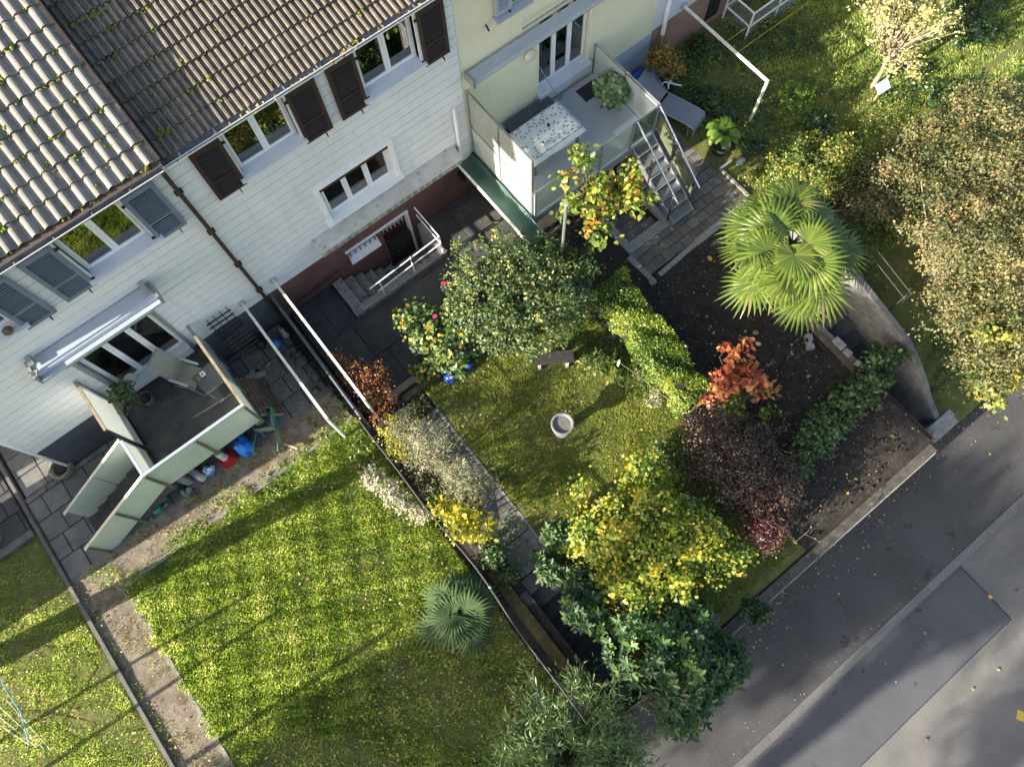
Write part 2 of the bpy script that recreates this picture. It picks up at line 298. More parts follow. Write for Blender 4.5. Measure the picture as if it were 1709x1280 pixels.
# ---- paved surfaces: every slab is a piece of its own
def pave(name, parent_rect, sx, sy, gap, mat, base, z, ops=(), off=None, th=.05, jit=.004, region=None, pname='paving_slab'):
    x0, x1, y0, y1 = parent_rect
    sub = base if base else slabs(x0, x1, y0, y1, -.06, z-th+.012, ops, name, M['soil'])
    cache = {}; r = 0; y = y0
    while y < y1-.02:
        xx = x0-(off(r) if off else 0); h = min(sy, y1-y)
        while xx < x1-.02:
            a, c = max(xx, x0), min(xx+sx, x1)
            if c-a > .06:
                for p, q, s, e in subtract(a, c, y, y+h, ops):
                    if region and not region((p+q)/2, (s+e)/2): continue
                    W_, H_ = round(q-p-gap, 2), round(e-s-gap, 2)
                    if W_ < .03 or H_ < .03: continue
                    key = (W_, H_)
                    if key not in cache:
                        c1 = .008; mb = MB(); A, B_ = W_/2, H_/2
                        mb.add([(-A,-B_,-th),(A,-B_,-th),(A,B_,-th),(-A,B_,-th),(-A,-B_,-c1),(A,-B_,-c1),(A,B_,-c1),(-A,B_,-c1),(-A+c1,-B_+c1,0),(A-c1,-B_+c1,0),(A-c1,B_-c1,0),(-A+c1,B_-c1,0)],
                               [(0,1,5,4),(1,2,6,5),(2,3,7,6),(3,0,4,7),(4,5,9,8),(5,6,10,9),(6,7,11,10),(7,4,8,11),(8,9,10,11)])
                        me = bpy.data.meshes.new(pname); me.from_pydata(mb.v, [], mb.f); me.materials.append(mat); cache[key] = me
                    piece(cache[key], pname, sub, ((p+q)/2, (s+e)/2, z+rng.normal(0, jit)), (rng.normal(0,.006), rng.normal(0,.006), rng.normal(0,.004)))
            xx += sx
        y += sy; r += 1
    return sub
pave('patio', (-7.25, -.5, 6.72, 8.95), .52, .52, .018, M['slab'], None, .012, off=lambda r: .18 if r % 2 else .0)
pave('patio', (-10.4, -6.08, 8.95, 12.6), .55, .52, .018, M['slab'], None, .010, off=lambda r: .1, region=lambda x, y: x > -7.28)
b = MB()
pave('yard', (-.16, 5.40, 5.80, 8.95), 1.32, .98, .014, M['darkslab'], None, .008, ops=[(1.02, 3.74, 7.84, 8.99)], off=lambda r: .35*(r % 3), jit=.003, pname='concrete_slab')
pave('paved_terrace', (7.14, 10.42, 4.34, 8.93), .30, .265, .014, M['paver'], None, .014, ops=[(7.1, 8.52, 5.06, 9)], off=lambda r: .15 if r % 2 else 0, th=.06, jit=.003, pname='paver')
pave('neighbour_patio', (-10.6, -7.4, 8.24, 12.6), .62, .56, .02, M['darkslab'], None, .012, off=lambda r: .2*(r % 2))
pave('stepping_path', (.36, 1.14, .74, 4.9), .78, .74, .022, M['path'], None, .016, jit=.004)
# kerbs in the gardens
k = tag(MB().box(-7.34, -7.265, -2.6, 12.6, -.2, .075).build('boundary_kerb', M['slab']), kind='structure')
b = MB(); b.box(-6.42, -6.34, -2.6, 5.6, -.2, .02); b.box(-6.3, -.5, 5.84, 5.93, -.2, .025); tag(b.build('lawn_edging', M['concrete']), kind='structure')
tag(MB().box(1.135, 1.20, .7, 4.9, -.2, .022).build('lawn_edging', M['concrete']), kind='structure')
b = MB(); b.bar((7.08,5.02,.0), (7.11,4.14,.0), .13, .12); b.bar((7.33,4.20,.0), (8.6,4.28,.0), .12, .12); b.bar((8.6,4.28,.0), (10.4,4.34,.0), .17, .10); b.bar((7.0,4.16,0),(7.16,4.15,0),.12,.11)
tag(b.build('terrace_kerb', M['aggr']), kind='structure')
tag(MB().box(-9.6, -7.40, 8.06, 8.22, -.2, .10).build('boundary_kerb', M['slab']), kind='structure')
# ---- garden steps down to the street (left) and their string walls
st = tag(MB().box(.30, 1.15, -2.62, .72, -2.0, -1.66).build('garden_steps', M['darkslab']), kind='structure')
for i in range(9):
    y1 = .72-i*.33; MB().box(.31, 1.14, y1-.345, y1-.006, -1.7, -.02-i*.172).build('step', M['darkslab'], st)
w = MB(); w.hexa([(.10,-2.6,-1.9),(.29,-2.6,-1.9),(.29,.5,-1.9),(.10,.5,-1.9),(.10,-2.6,-.55),(.29,-2.6,-.55),(.29,.5,.02),(.10,.5,.02)])
tag(w.build('string_wall', M['darkslab']), 'dark sloping concrete wall beside the garden steps', 'wall')
mossmat = MAT('mossy_wall_top', (.085,.07,.016), (.035,.033,.02), 7, .95, bump=.8, bscale=40)
w = MB().box(-.16, .085, -2.6, 1.3, -1.9, .03); tag(w.build('boundary_wall', mossmat), 'mossy low boundary wall under the wire fence', 'wall')
# ---- right stairs
st = tag(MB().box(9.42, 10.2, -2.62, 1.05, -2.0, -1.6).build('side_steps', M['darkslab']), kind='structure')
for i in range(8):
    y1 = 1.05-i*.34; MB().box(9.43, 10.19, y1-.355, y1-.006, -1.9, -.06-i*.175).build('step', M['darkslab'], st)
prof = [(1.6,1.15,-.3),(.9,.99,-.3),(.1,.80,-.9),(-.6,.62,-1.3),(-1.1,.32,-1.7),(-1.6,-.08,-1.9),(-2.0,-.47,-1.9),(-2.45,-.78,-1.9)]
b = MB()
for (ya,ta,ba),(yb,tb,bb) in zip(prof, prof[1:]):
    b.hexa([(10.2,yb,-2),(10.34,yb,-2),(10.34,ya,-2),(10.2,ya,-2),(10.2,yb,tb),(10.34,yb,tb),(10.34,ya,ta),(10.2,ya,ta)])
b.box(10.2,10.34,1.6,3.2,-2,1.15)
wingmat = MAT('dark_grey_wall_render', (.17,.17,.172), (.10,.10,.105), 5, .9, bump=.5, bscale=26, spots=[(9,.66,(.05,.05,.05))])
tag(b.build('wing_wall', wingmat), 'grey concrete wing wall falling beside the right hand steps', 'wall')
b = MB(); b.box(9.95, 10.62, -2.62, -2.44, -1.9, -.72); b.box(9.9, 10.66, -2.80, -2.63, -1.9, -.88)
tag(b.build('wall_pier', M['stone']), 'pale stone pier at the foot of the right hand steps', 'pier')
b = MB(); b.hexa([(9.24,-2.6,-1.9),(9.41,-2.6,-1.9),(9.41,-.2,-1.9),(9.24,-.2,-1.9),(9.24,-2.6,-.48),(9.41,-2.6,-.48),(9.41,-.2,.02),(9.24,-.2,.02)]); b.box(9.24,9.41,-.2,1.9,-1.9,.03)
tag(b.build('string_wall', M['concrete']), 'concrete edge wall between dark soil and right hand steps', 'wall')
for i, (x, y, s, lb) in enumerate([(9.34,.30,(.15,.30,.12),'largest stone block lying on the edge wall of the steps'),(9.33,.02,(.13,.18,.10),'small stone block beside the larger one on the edge wall'),(9.33,-.30,(.12,.12,.09),'smallest stone on the edge wall near the green hedge')]):
    tag(MB().cbox((x,y,.03+s[2]/2), s, R(6*i)).build('stone_block', M['stone']), lb, 'stone', 'stones on the edge wall')
t = thing('concrete_block', (8.86,.75,.0), 'pale hollow concrete block lying on the dark soil', 'block')
MB().cbox((8.86,.75,.06), (.15,.36,.13), R(-35)).build('block_body', M['stone'], t)
for s in (-.08,.08): MB().cbox((8.86-s*.57,.75+s*.82,.127), (.07,.09,.004), R(-35)).build('core_hole', M['dark'], t)
# ---- stairwell by the terrace
b = MB(); b.box(7.15,8.5,5.05,5.31,-1.3,.05); b.box(7.15,7.35,5.31,7.4,-1.3,.05); b.box(8.35,8.5,5.31,7.4,-1.3,.10); b.box(7.35,8.35,5.31,7.4,-1.5,-1.2)
t = b.build('stairwell', M['aggr']); tag(t, 'sunken concrete stairwell beneath the metal balcony stairs', 'stairwell')
for i in range(5): MB().box(7.36,8.34,5.315+i*.3,5.605+i*.3,-1.3,-.18-i*.2).build('step', M['concrete'], t)

# ================================================================ HOUSES
FY = 8.96
OPEN_L = [(-2.37,-1.18,4.90,6.12),(-4.9,-3.76,4.90,6.12),(-3.95,-2.18,1.28,3.40)]
OPEN_M = [(.70,1.92,4.98,6.15),(3.34,4.58,4.98,6.15),(1.78,3.44,2.30,3.45)]
OPEN_Y = [(7.45,8.95,1.62,3.95),(6.38,7.05,4.88,6.0)]
def house(name, x0, x1, label, ops, base_mat, base_z, wallm, y=FY, ztop=6.9, base_ops=(), depth=9):
    h = thing(name, ((x0+x1)/2, y+depth/2, 0), label, 'house')
    w = MB()
    for a, b_, c, d in subtract(x0, x1, base_z, ztop, ops): w.box(a, b_, y+.025, y+.30, c, d)
    for a_, b_ in ((x0+.003, x0+.25), (x1-.25, x1-.003)):         # side walls rise with the roof pitch
        zt = ztop-.12; w.hexa([(a_,y+.30,-.5),(b_,y+.30,-.5),(b_,y+5,-.5),(a_,y+5,-.5),(a_,y+.30,zt),(b_,y+.30,zt),(b_,y+5,zt+1.6),(a_,y+5,zt+1.6)])
    w.box(x0+.25, x1-.25, y+4.8, y+5, -.5, ztop)
    wall = w.build('wall', wallm, h)
    p = MB()
    for a, b_, c, d in subtract(x0, x1, -1.2, base_z, base_ops): p.box(a, b_, y+.012, y+.29, c, d)
    p.build('plinth', base_mat, h)
    return h, wall
def siding(wall, x0, x1, z0, z1, ops, mat, y=FY, pitch=.235, blen=1.65, seed=0):
    r = 0; z = z0; rs = random.Random(seed); meshes = {}
    while z < z1-.02:
        zz = min(z+pitch, z1); x = x0-(r % 3)*.55-rs.random()*.2
        while x < x1:
            a, b_ = max(x, x0), min(x+blen, x1)
            if b_-a > .03:
                for p, q, s, e in subtract(a, b_, z, zz, ops):
                    g = .003; t0 = .020; t1 = .020; e = e-.012    # lap: foot proud, head tucked in
                    MB().hexa([(p+.001,y+.022-t0,s),(q-.001,y+.022-t0,s),(q-g,y+.026,s),(p+g,y+.026,s),(p+g,y+.022-t1,e),(q-g,y+.022-t1,e),(q-g,y+.026,e),(p+g,y+.026,e)]).build('siding_board', mat, wall)
            x += blen
        z = zz; r += 1
def window(h, x0, x1, z0, z1, n, y=FY, name='window', recess=.12, fw=.05, tilt=None, curtain=None, rm='white'):
    """recessed frame with n casements; each pane a sub-part"""
    f = MB(); yf = y+recess; a = fw
    f.box(x0, x1, yf, yf+.07, z0, z0+a); f.box(x0, x1, yf, yf+.07, z1-a, z1); f.box(x0, x0+a, yf, yf+.07, z0+a, z1-a); f.box(x1-a, x1, yf, yf+.07, z0+a, z1-a)
    w = (x1-x0-2*a)/n
    for i in range(1, n): f.box(x0+a+i*w-.02, x0+a+i*w+.02, yf, yf+.07, z0+a, z1-a)
    for i in range(n):                                           # sash rims, a little proud
        p, q = x0+a+i*w+(.02 if i else 0), x0+a+(i+1)*w-(.02 if i < n-1 else 0); s = .04
        f.box(p, q, yf-.012, yf+.03, z0+a, z0+a+s); f.box(p, q, yf-.012, yf+.03, z1-a-s, z1-a); f.box(p, p+s, yf-.012, yf+.03, z0+a+s, z1-a-s); f.box(q-s, q, yf-.012, yf+.03, z0+a+s, z1-a-s)
    o = f.build(name, M['white'], h)
    for i in range(n):
        p, q = x0+a+i*w+(.02 if i else 0), x0+a+(i+1)*w-(.02 if i < n-1 else 0)
        MB().box(p+.04, q-.04, yf+.012, yf+.020, z0+a+.04, z1-a-.04).build('pane', M['pane'], o)
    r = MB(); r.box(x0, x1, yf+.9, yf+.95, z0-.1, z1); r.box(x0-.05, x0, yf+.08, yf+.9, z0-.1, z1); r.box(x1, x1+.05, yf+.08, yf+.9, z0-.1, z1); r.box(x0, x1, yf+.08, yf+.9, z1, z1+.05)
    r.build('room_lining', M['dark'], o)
    MB().box(x0, x1, yf+.12, yf+.85, z0-.12, z0-.02).build('inner_sill', M['sill'], o)
    if curtain:
        c = MB(); xs = np.linspace(*curtain, 25)
        for i in range(24):
            c.bar((xs[i], yf+.16+.03*math.sin(i*2.1), z0+.05), (xs[i], yf+.16+.03*math.sin(i*2.1), z1-.05), (xs[1]-xs[0])*1.05, .01)
        c.build('curtain', M['curtain'], o)
    return o
def surround(h, x0, x1, z0, z1, y=FY, w=.09, proud=.05, name='window_surround', mat='white', top=True):
    f = MB(); f.box(x0-w, x0, y-proud, y+.12, z0, z1); f.box(x1, x1+w, y-proud, y+.12, z0, z1)
    if top: f.box(x0-w, x1+w, y-proud, y+.12, z1, z1+w)
    return f.build(name, M[mat], h)
def sill(h, x0, x1, z, y=FY, out=.16, th=.045, mat='sill'):
    b = MB(); b.hexa([(x0,y-out,z-th-.02),(x1,y-out,z-th-.02),(x1,y+.13,z-.01),(x0,y+.13,z-.01),(x0,y-out,z-.02),(x1,y-out,z-.02),(x1,y+.13,z+.03),(x0,y+.13,z+.03)])
    return b.build('window_sill', M[mat], h)
def shutter(h, x0, x1, z0, z1, mat, y=FY, lean=.03):
    f = MB(); s = .075; ya, yb = y-.075, y-.035; zm = z0+(z1-z0)*.36
    f.box(x0, x0+s, ya, yb, z0, z1); f.box(x1-s, x1, ya, yb, z0, z1); f.box(x0+s, x1-s, ya, yb, z0, z0+s); f.box(x0+s, x1-s, ya, yb, z1-s*1.3, z1); f.box(x0+s, x1-s, ya, yb, zm-.025, zm+.025)
    o = f.build('shutter', mat, h)
    l = MB(); z = z0+s+.02
    while z < z1-s*1.3-.02:
        if abs(z-zm) > .045: l.hexa([(x0+s,ya+.006,z-.010),(x1-s,ya+.006,z-.010),(x1-s,ya+.026,z),(x0+s,ya+.026,z),(x0+s,ya+.006,z-.002),(x1-s,ya+.006,z-.002),(x1-s,ya+.026,z+.008),(x0+s,ya+.026,z+.008)])
        z += .054
    tag(l.build('louvre_slats', M['bluelouvre'] if mat == M['bluesh'] else M['brownlouvre'] if mat == M['brownsh'] else mat, o), kind='stuff')
    MB().box(x0+s, x1-s, yb-.003, yb+.002, z0+s, z1-s).build('backing', M['black'], o)
    g = MB(); xm = (x0+x1)/2+.12; g.bar((xm, y, z0-.04), (xm, y-.10, z0-.05), .02); g.bar((xm,y-.10,z0-.09),(xm,y-.10,z0-.0),.018)
    for zz in (z0+.15, z1-.15): MB().bar((x1 if lean > 0 else x0, y-.06, zz), ((x1+.06) if lean > 0 else (x0-.06), y-.06, zz), .035).build('hinge', M['black'], o)
    g.build('catch', M['black'], o); return o
# ---- left house
hl, wl = house('terraced_house', -6.05, -.352, 'white terraced house with blue grey shutters and pale tiled roof', OPEN_L, M['slate'], 1.26, M['siding'])
siding(wl, -6.05, -.36, 1.26, 6.75, OPEN_L, M['siding'], seed=1)
MB().box(-6.10, -6.045, FY-.02, FY+.06, -.1, 6.7).build('corner_trim', M['white'], hl)
window(hl, -2.37, -1.18, 4.92, 6.12, 2); surround(hl, -2.37, -1.18, 4.86, 6.12, w=.07, proud=.02); sill(hl, -2.47, -1.04, 4.90, out=.14)
window(hl, -4.9, -3.76, 4.92, 6.12, 2); surround(hl, -4.9, -3.76, 4.86, 6.12, w=.05, proud=.02); sill(hl, -5.0, -3.64, 4.90, out=.14)
shutter(hl, -2.97, -2.41, 4.74, 6.06, M['bluesh']); shutter(hl, -1.15, -.585, 4.78, 6.06, M['bluesh'], lean=-1); shutter(hl, -3.745, -3.20, 4.70, 6.03, M['bluesh'], lean=-1)
window(hl, -3.86, -2.26, 1.46, 3.30, 3, name='balcony_door', recess=.10, fw=.05)
surround(hl, -3.88, -2.25, 1.28, 3.34, w=.075, proud=.03, name='door_surround', mat='greymetal')
MB().box(-3.86, -2.26, FY-.10, FY+.25, 1.22, 1.45).build('door_step', M['sill'], hl)
# shutter box and awning above the balcony door
b = MB(); b.hexa([(-4.02,FY-.14,3.30),(-2.12,FY-.14,3.30),(-2.12,FY,3.26),(-4.02,FY,3.26),(-4.02,FY-.14,3.42),(-2.12,FY-.14,3.42),(-2.12,FY,3.46),(-4.02,FY,3.46)])
b.build('roller_box', M['greymetal'], hl)
aw = MB()
for p, q in (((-4.30,8.70,3.86),(-1.84,8.70,3.86)),): aw.tube([p, q], .085, 10)
aw.box(-4.28, -1.86, 8.66, 8.92, 3.88, 3.97); aw.box(-4.28,-1.86,8.52,8.66,3.76,3.83)
o = aw.build('awning', M['awning'], hl); MB().box(-4.34,-4.29,8.54,8.93,3.74,4.0).build('end_cap', M['greymetal'], o); MB().box(-1.85,-1.80,8.54,8.93,3.74,4.0).build('end_cap', M['greymetal'], o)
b = MB(); b.box(-4.26,-4.16,8.72,8.94,4.02,4.10); b.box(-1.98,-1.88,8.72,8.94,4.02,4.10); b.build('bracket', M['steel'], o)
# ---- middle house
BW = [(1.72,2.57,.26,.86),(2.66,3.42,-1.2,.86)]
hm, wm = house('terraced_house', -.348, 5.415, 'white terraced house with dark brown shutters and red brown base', OPEN_M, M['redbase'], 1.28, M['siding'], base_ops=BW)
siding(wm, -.34, 5.40, 1.28, 6.75, OPEN_M, M['siding'], seed=2)
window(hm, .70, 1.92, 4.99, 6.15, 2); surround(hm, .70, 1.92, 4.94, 6.15, w=.07, proud=.02); sill(hm, .60, 1.98, 4.98, out=.14)
window(hm, 3.34, 4.58, 4.99, 6.15, 2, curtain=(4.25,4.5)); surround(hm, 3.34, 4.58, 4.94, 6.15, w=.07, proud=.02); sill(hm, 3.25, 4.64, 4.97, out=.14)
for a, l in ((.10,1), (1.955,-1), (2.745,1), (4.625,-1)): shutter(hm, a, a+.57, 4.80, 6.08, M['brownsh'], lean=l)
window(hm, 1.78, 3.44, 2.36, 3.32, 3, recess=.10, curtain=(1.9,3.3)); surround(hm, 1.76, 3.46, 2.30, 3.44, w=.10, proud=.05, mat='white'); sill(hm, 1.62, 3.58, 2.33, out=.13, mat='white')
MB().box(1.78, 3.44, FY-.02, FY+.10, 3.32, 3.43).build('roller_shutter', M['brownsh'], hm)
# concrete canopy with its hanging mosaic edge, over the cellar door
b = MB(); b.hexa([(1.13,8.60,1.96),(4.95,8.60,1.96),(4.95,FY+.01,1.96),(1.13,FY+.01,1.96),(1.13,8.60,2.03),(4.95,8.60,2.03),(4.95,FY+.01,2.10),(1.13,FY+.01,2.10)])
cp = b.build('canopy', MAT('pale_stained_concrete', (.52,.52,.49), (.40,.40,.375), 4, .85, bump=.3, spots=[(8,.64,(.24,.24,.21))]), hm)
MB().box(1.17, 4.93, 8.62, 8.66, 1.80, 1.955).build('canopy_apron', MAT('faded_pink_tile_band', (.44,.36,.33), (.38,.33,.30), 12, .8), cp)
tb = MB().box(-.055,.055,-.006,.006,-.055,.055).build('mosaic_tile', MAT('faded_grey_green_tile', (.24,.26,.22), (.18,.2,.17), 15, .6, var=.25), cp, loc=(1.32,8.615,1.88)).data
for i in range(1, 21): piece(tb, 'mosaic_tile', cp, (1.32+i*.178, 8.615, 1.88), (0, (.78 if i % 2 else 0), 0))
# cellar window and door
b = MB(); b.box(1.68, 3.46, FY-.035, FY+.05, .86, .90); b.build('lintel', M['white'], hm)
w_ = MB(); w_.box(1.72,2.57,FY+.20,FY+.24,.26,.86); o = w_.build('cellar_window', M['dark'], hm)
MB().hexa([(1.72,FY-.02,.26),(2.57,FY-.02,.26),(2.57,FY+.24,.30),(1.72,FY+.24,.30),(1.72,FY-.02,.29),(2.57,FY-.02,.29),(2.57,FY+.21,.62),(1.72,FY+.21,.62)]).build('window_sill', M['white'], o)
g = MB(); [g.bar((1.80+i*.14,FY+.10,.40),(1.80+i*.14,FY+.10,.86),.022) for i in range(6)]; g.bar((1.72,FY+.10,.64),(2.57,FY+.10,.64),.022); g.build('window_grille', M['black'], o)
d = MB().box(2.68, 3.40, FY+.16, FY+.21, -.95, .86).build('cellar_door', MAT('dark_red_brown_door', (.06,.022,.017), (.042,.017,.014), 9, .5), hm)
MB().box(2.74,3.34,FY+.150,FY+.162,.38,.78).build('door_light', M['dark'], d)
g = MB(); [g.bar((2.76+i*.112,FY+.13,.38),(2.76+i*.112,FY+.13,.78),.02) for i in range(6)]; g.bar((2.74,FY+.13,.52),(3.34,FY+.13,.52),.02); g.bar((2.74,FY+.13,.64),(3.34,FY+.13,.64),.02); g.build('door_grille', M['whiteold'], d)
MB().tube([(2.78,FY+.10,-.05),(2.78,FY+.16,-.05)],.025).build('handle', M['steel'], d)
b = MB(); b.box(2.60,2.68,FY-.012,FY+.2,-1.1,.86); b.build('door_jamb', M['redbase'], hm); MB().box(3.40,3.46,FY-.012,FY+.2,-1.0,.86).build('door_jamb', M['whiteold'], hm)
MB().tube([(.15,8.90,.36),(1.39,8.90,.48)], .018).build('wall_handrail', M['brownsh'], hm)
MB().tube([(5.10,8.90,3.24),(5.085,8.90,1.5)], .045).build('conduit_pipe', M['white'], hm)
o = MB().cbox((4.98,8.84,1.02),(.10,.16,.12)).build('wall_lamp', M['black'], hm); MB().lathe((4.98,8.78,.84),[(.03,.16),(.07,.14),(.08,.05),(.05,0)],12).build('lamp_shade', M['dark'], o)
# ---- yellow house, far house
hy, wy = house('terraced_house', 5.42, 11.10, 'pale yellow rendered house behind the raised balcony', OPEN_Y, M['bluebase'], 1.22, M['yellow'])
window(hy, 7.47, 8.93, 1.85, 3.95, 3, name='balcony_door', recess=.16, fw=.05)
MB().box(7.40, 8.98, FY-.12, FY+.28, 1.60, 1.84).build('door_step', M['sill'], hy)
aw = MB(); aw.box(5.52, 9.2, 8.66, 8.90, 3.86, 4.0); aw.tube([(5.52,8.72,3.88),(9.2,8.72,3.88)], .08, 10); o = aw.build('awning', M['awning'], hy)
MB().box(5.47,5.52,8.62,8.94,3.80,4.02).build('end_cap', M['greymetal'], o); MB().tube([(6.9,8.84,4.26),(8.6,8.84,4.26)],.02).build('awning_rod', M['steel'], hy)
o = MB().lathe((0,0,0),[(.15,0),(.155,.03),(.14,.06),(.10,.085),(.0,.095)],24).build('wall_lamp', MAT('lamp_glass', (.62,.60,.52), (.58,.56,.5), 5, .3), hy, smooth=True, loc=(7.17,FY+.012,3.24)); o.rotation_euler = (R(90),0,0)
window(hy, 6.40, 7.03, 4.90, 6.0, 1); sill(hy, 6.27, 7.15, 4.86, mat='bluebase'); shutter(hy, 6.30, 6.70, 4.9, 6.0, M['awning']); 
MB().bar((6.1,FY,4.80),(6.1,8.86,4.72),.03).build('hook', M['black'], hy)
hf, wf = house('terraced_house', 11.105, 26, 'pale grey house with light brown base at the top edge', [], M['brownbase'], 1.27, M['palegrey'])
MB().tube([(11.40,8.88,7),(11.40,8.88,1.05)], .055, 10).build('downpipe', M['white'], hf); MB().tube([(11.40,8.88,1.05),(11.40,8.88,.1)], .05, 10).build('downpipe_foot', M['brownbase'], hf)
MB().box(13.15,13.6,FY-.01,FY+.05,.25,.95).build('cellar_window', M['dark'], hf)
# ---- roofs
TH = R(20)
def roof(h, x0, x1, ye, ze, mat, tile_w, course, prof, x_first, ncol, rowmax, name):
    """tiled pitch rising from the eaves; every tile that shows is a piece"""
    L = 6.2; cz, sz = math.cos(TH), math.sin(TH)
    P = lambda x, s, n: (x, ye+s*cz-n*sz, ze+s*sz+n*cz)
    b = MB(); b.hexa([P(x0,.03,-.16),P(x1,.03,-.16),P(x1,L,-.16),P(x0,L,-.16),P(x0,.03,-.05),P(x1,.03,-.05),P(x1,L,-.05),P(x0,L,-.05)])
    hexb = [(x0,P(0,L,-.16)[1],P(0,L,-.16)[2]),(x1,P(0,L,-.16)[1],P(0,L,-.16)[2])]
    y2, z2 = P(0,L,-.05)[1:]; b.hexa([(x0,y2,z2-.12),(x1,y2,z2-.12),(x1,y2+6,z2-2.3),(x0,y2+6,z2-2.3),(x0,y2,z2),(x1,y2,z2),(x1,y2+6,z2-2.2),(x0,y2+6,z2-2.2)])
    rf = b.build('roof', M['eavebrown'], h)
    ln = course+.035; v = []; n = len(prof)
    for s, lift in ((0,.030),(ln*.5,.015),(ln,.0)):
        v += [(x, s, z*(1-.25*s/ln)+lift) for x, z in prof]
    v += [(x, .004, z+.030-.022) for x, z in prof]
    f = [(r*n+i, r*n+i+1, (r+1)*n+i+1, (r+1)*n+i) for r in range(2) for i in range(n-1)]+[(3*n+i, 3*n+i+1, i+1, i) for i in range(n-1)]
    me = bpy.data.meshes.new(name); me.from_pydata(v, [], f); me.materials.append(mat)
    extraV, extraF = [], []
    for r in range(0, 18):
        for c in range(ncol):
            s = r*course; x = x_first-(c+1)*tile_w if x_first > x0+1 else x_first+c*tile_w
            if x > x1-.05: continue
            p = P(x, s, 0)
            if rowmax(r, x):
                o = piece(me, name, rf, (p[0]+rng.normal(0,.003), p[1], p[2]+rng.normal(0,.004)), (TH+rng.normal(0,.008), rng.normal(0,.012), rng.normal(0,.007)))
            else:
                bse = len(extraV); extraV += [P(x+a, s+q, z) for a, q, z in v]; extraF += [tuple(bse+i for i in ff) for ff in f]
    if extraV:
        m2 = bpy.data.meshes.new(name+'s'); m2.from_pydata(extraV, [], extraF); m2.materials.append(mat)
        tag(link(bpy.data.objects.new('distant_tiles', m2), rf), kind='stuff')
    return rf, P
profL = [(0,.004),(.008,.022),(.025,.043),(.048,.056),(.078,.058),(.104,.048),(.122,.028),(.132,.009),(.142,.003),(.172,.0),(.197,.002),(.206,.010)]
profM = []
for k_ in range(2): profM += [(k_*.1127+x, z) for x, z in ((0,.0),(.046,.0),(.054,.042),(.060,.047),(.094,.047),(.100,.042),(.110,.001))]
rl, PL = roof(hl, -6.12, -.262, 8.30, 7.00, M['tilel'], .2035, .335, profL, -.262, 29, lambda r, x: r < 10 and x > -1.2-(10-r)*.36-.9, 'roof_tile')
rm, PM = roof(hm, -.255, 5.40, 8.47, 6.74, M['tilem'], .2254, .335, profM, -.255, 25, lambda r, x: r < 10 and x < 5.4-max(0, r-1)*.40, 'roof_tile')
MB().hexa([PL(-.262,-.02,-.30),PL(-.235,-.02,-.30),PL(-.235,5.9,-.30),PL(-.262,5.9,-.30),PL(-.262,-.02,.075),PL(-.235,-.02,.075),PL(-.235,5.9,.075),PL(-.262,5.9,.075)]).build('verge_board', M['pipe'], hl)
def mosses(rf, P, x0, x1, rows, n, seed):
    r_ = random.Random(seed); V = []; F = []; ico = []
    for k in range(n):
        r0 = r_.choice(rows); x = r_.uniform(x0, x1); s = r0*.335+r_.gauss(0,.012)+(r_.uniform(0,.3) if r_.random() < .22 else 0); sz = r_.choice([.011,.015,.020,.025,.030]) if r_.random() < .95 else .046
        for q in range(2+int(r_.random()*5)):
            z1 = sz*r_.uniform(.5,1.1); c = P(x+r_.gauss(0,sz*1.8), s+r_.gauss(0,sz*.9), .03+r_.uniform(0,.012)); nn, mm = 6, 3; b0 = len(V)
            for i in range(mm):
                for j in range(nn):
                    a = 2*math.pi*j/nn; e = (i/(mm-1))*math.pi/2; rr = z1*math.cos(e)*(.55+.8*r_.random())
                    V.append((c[0]+rr*math.cos(a), c[1]+rr*math.sin(a), c[2]+z1*.8*math.sin(e)*(.7+.5*r_.random())))
            for i in range(mm-1):
                for j in range(nn): F.append((b0+i*nn+j, b0+i*nn+(j+1)%nn, b0+(i+1)*nn+(j+1)%nn, b0+(i+1)*nn+j))
    m_ = MB(); m_.v, m_.f = V, F
    tag(m_.build('moss', M['moss'], rf, smooth=True), kind='stuff')
mosses(rl, PL, -4.2, -.3, list(range(0, 10)), 330, 3); mosses(rm, PM, -.2, 4.4, list(range(0, 10)), 190, 4)
# gutters
def gutter(h, x0, x1, y, z, name='gutter'):
    g = MB(); n = 8; r = .068; vs = []
    for x in (x0, x1):
        for k in range(n+1):
            a = math.pi+math.pi*k/n; vs.append((x, y+r*math.cos(a), z+r*math.sin(a)))
        for k in range(n+1):
            a = math.pi+math.pi*(n-k)/n; vs.append((x, y+(r-.006)*math.cos(a), z+(r-.006)*math.sin(a)))
    m = 2*(n+1); g.add(vs, [(i, (i+1)%m, m+(i+1)%m, m+i) for i in range(m)]); o = g.build(name, M['gutter'], h)
    MB().tube([(x0,y-r,z+.002),(x1,y-r,z+.002)], .009, 6).build('gutter_lip', M['gutlip'], o)
    k = MB(); [k.box(x, x+.025, y-r, y+r+.06, z+.004, z+.010) for x in np.arange(x0+.3, x1, .62)]; k.build('gutter_bracket', M['steel'], o)
    return o
gutter(hl, -6.12, -.30, 8.22, 6.935); gutter(hm, -.29, 5.40, 8.42, 6.775)
for h_, x0, x1, yy, zz in ((hl,-6.12,-.27,8.27,6.99),(hm,-.25,5.40,8.47,6.715)):
    MB().box(x0, x1, yy+.015, FY+.02, zz-.16, zz-.13).build('soffit', M['white'], h_)
    b = MB(); b.hexa([(x0,yy-.06,zz-.012),(x1,yy-.06,zz-.012),(x1,yy+.16,zz+.045),(x0,yy+.16,zz+.045),(x0,yy-.06,zz-.006),(x1,yy-.06,zz-.006),(x1,yy+.16,zz+.052),(x0,yy+.16,zz+.052)]); b.build('eaves_sheet', M['eavebrown'], h_)
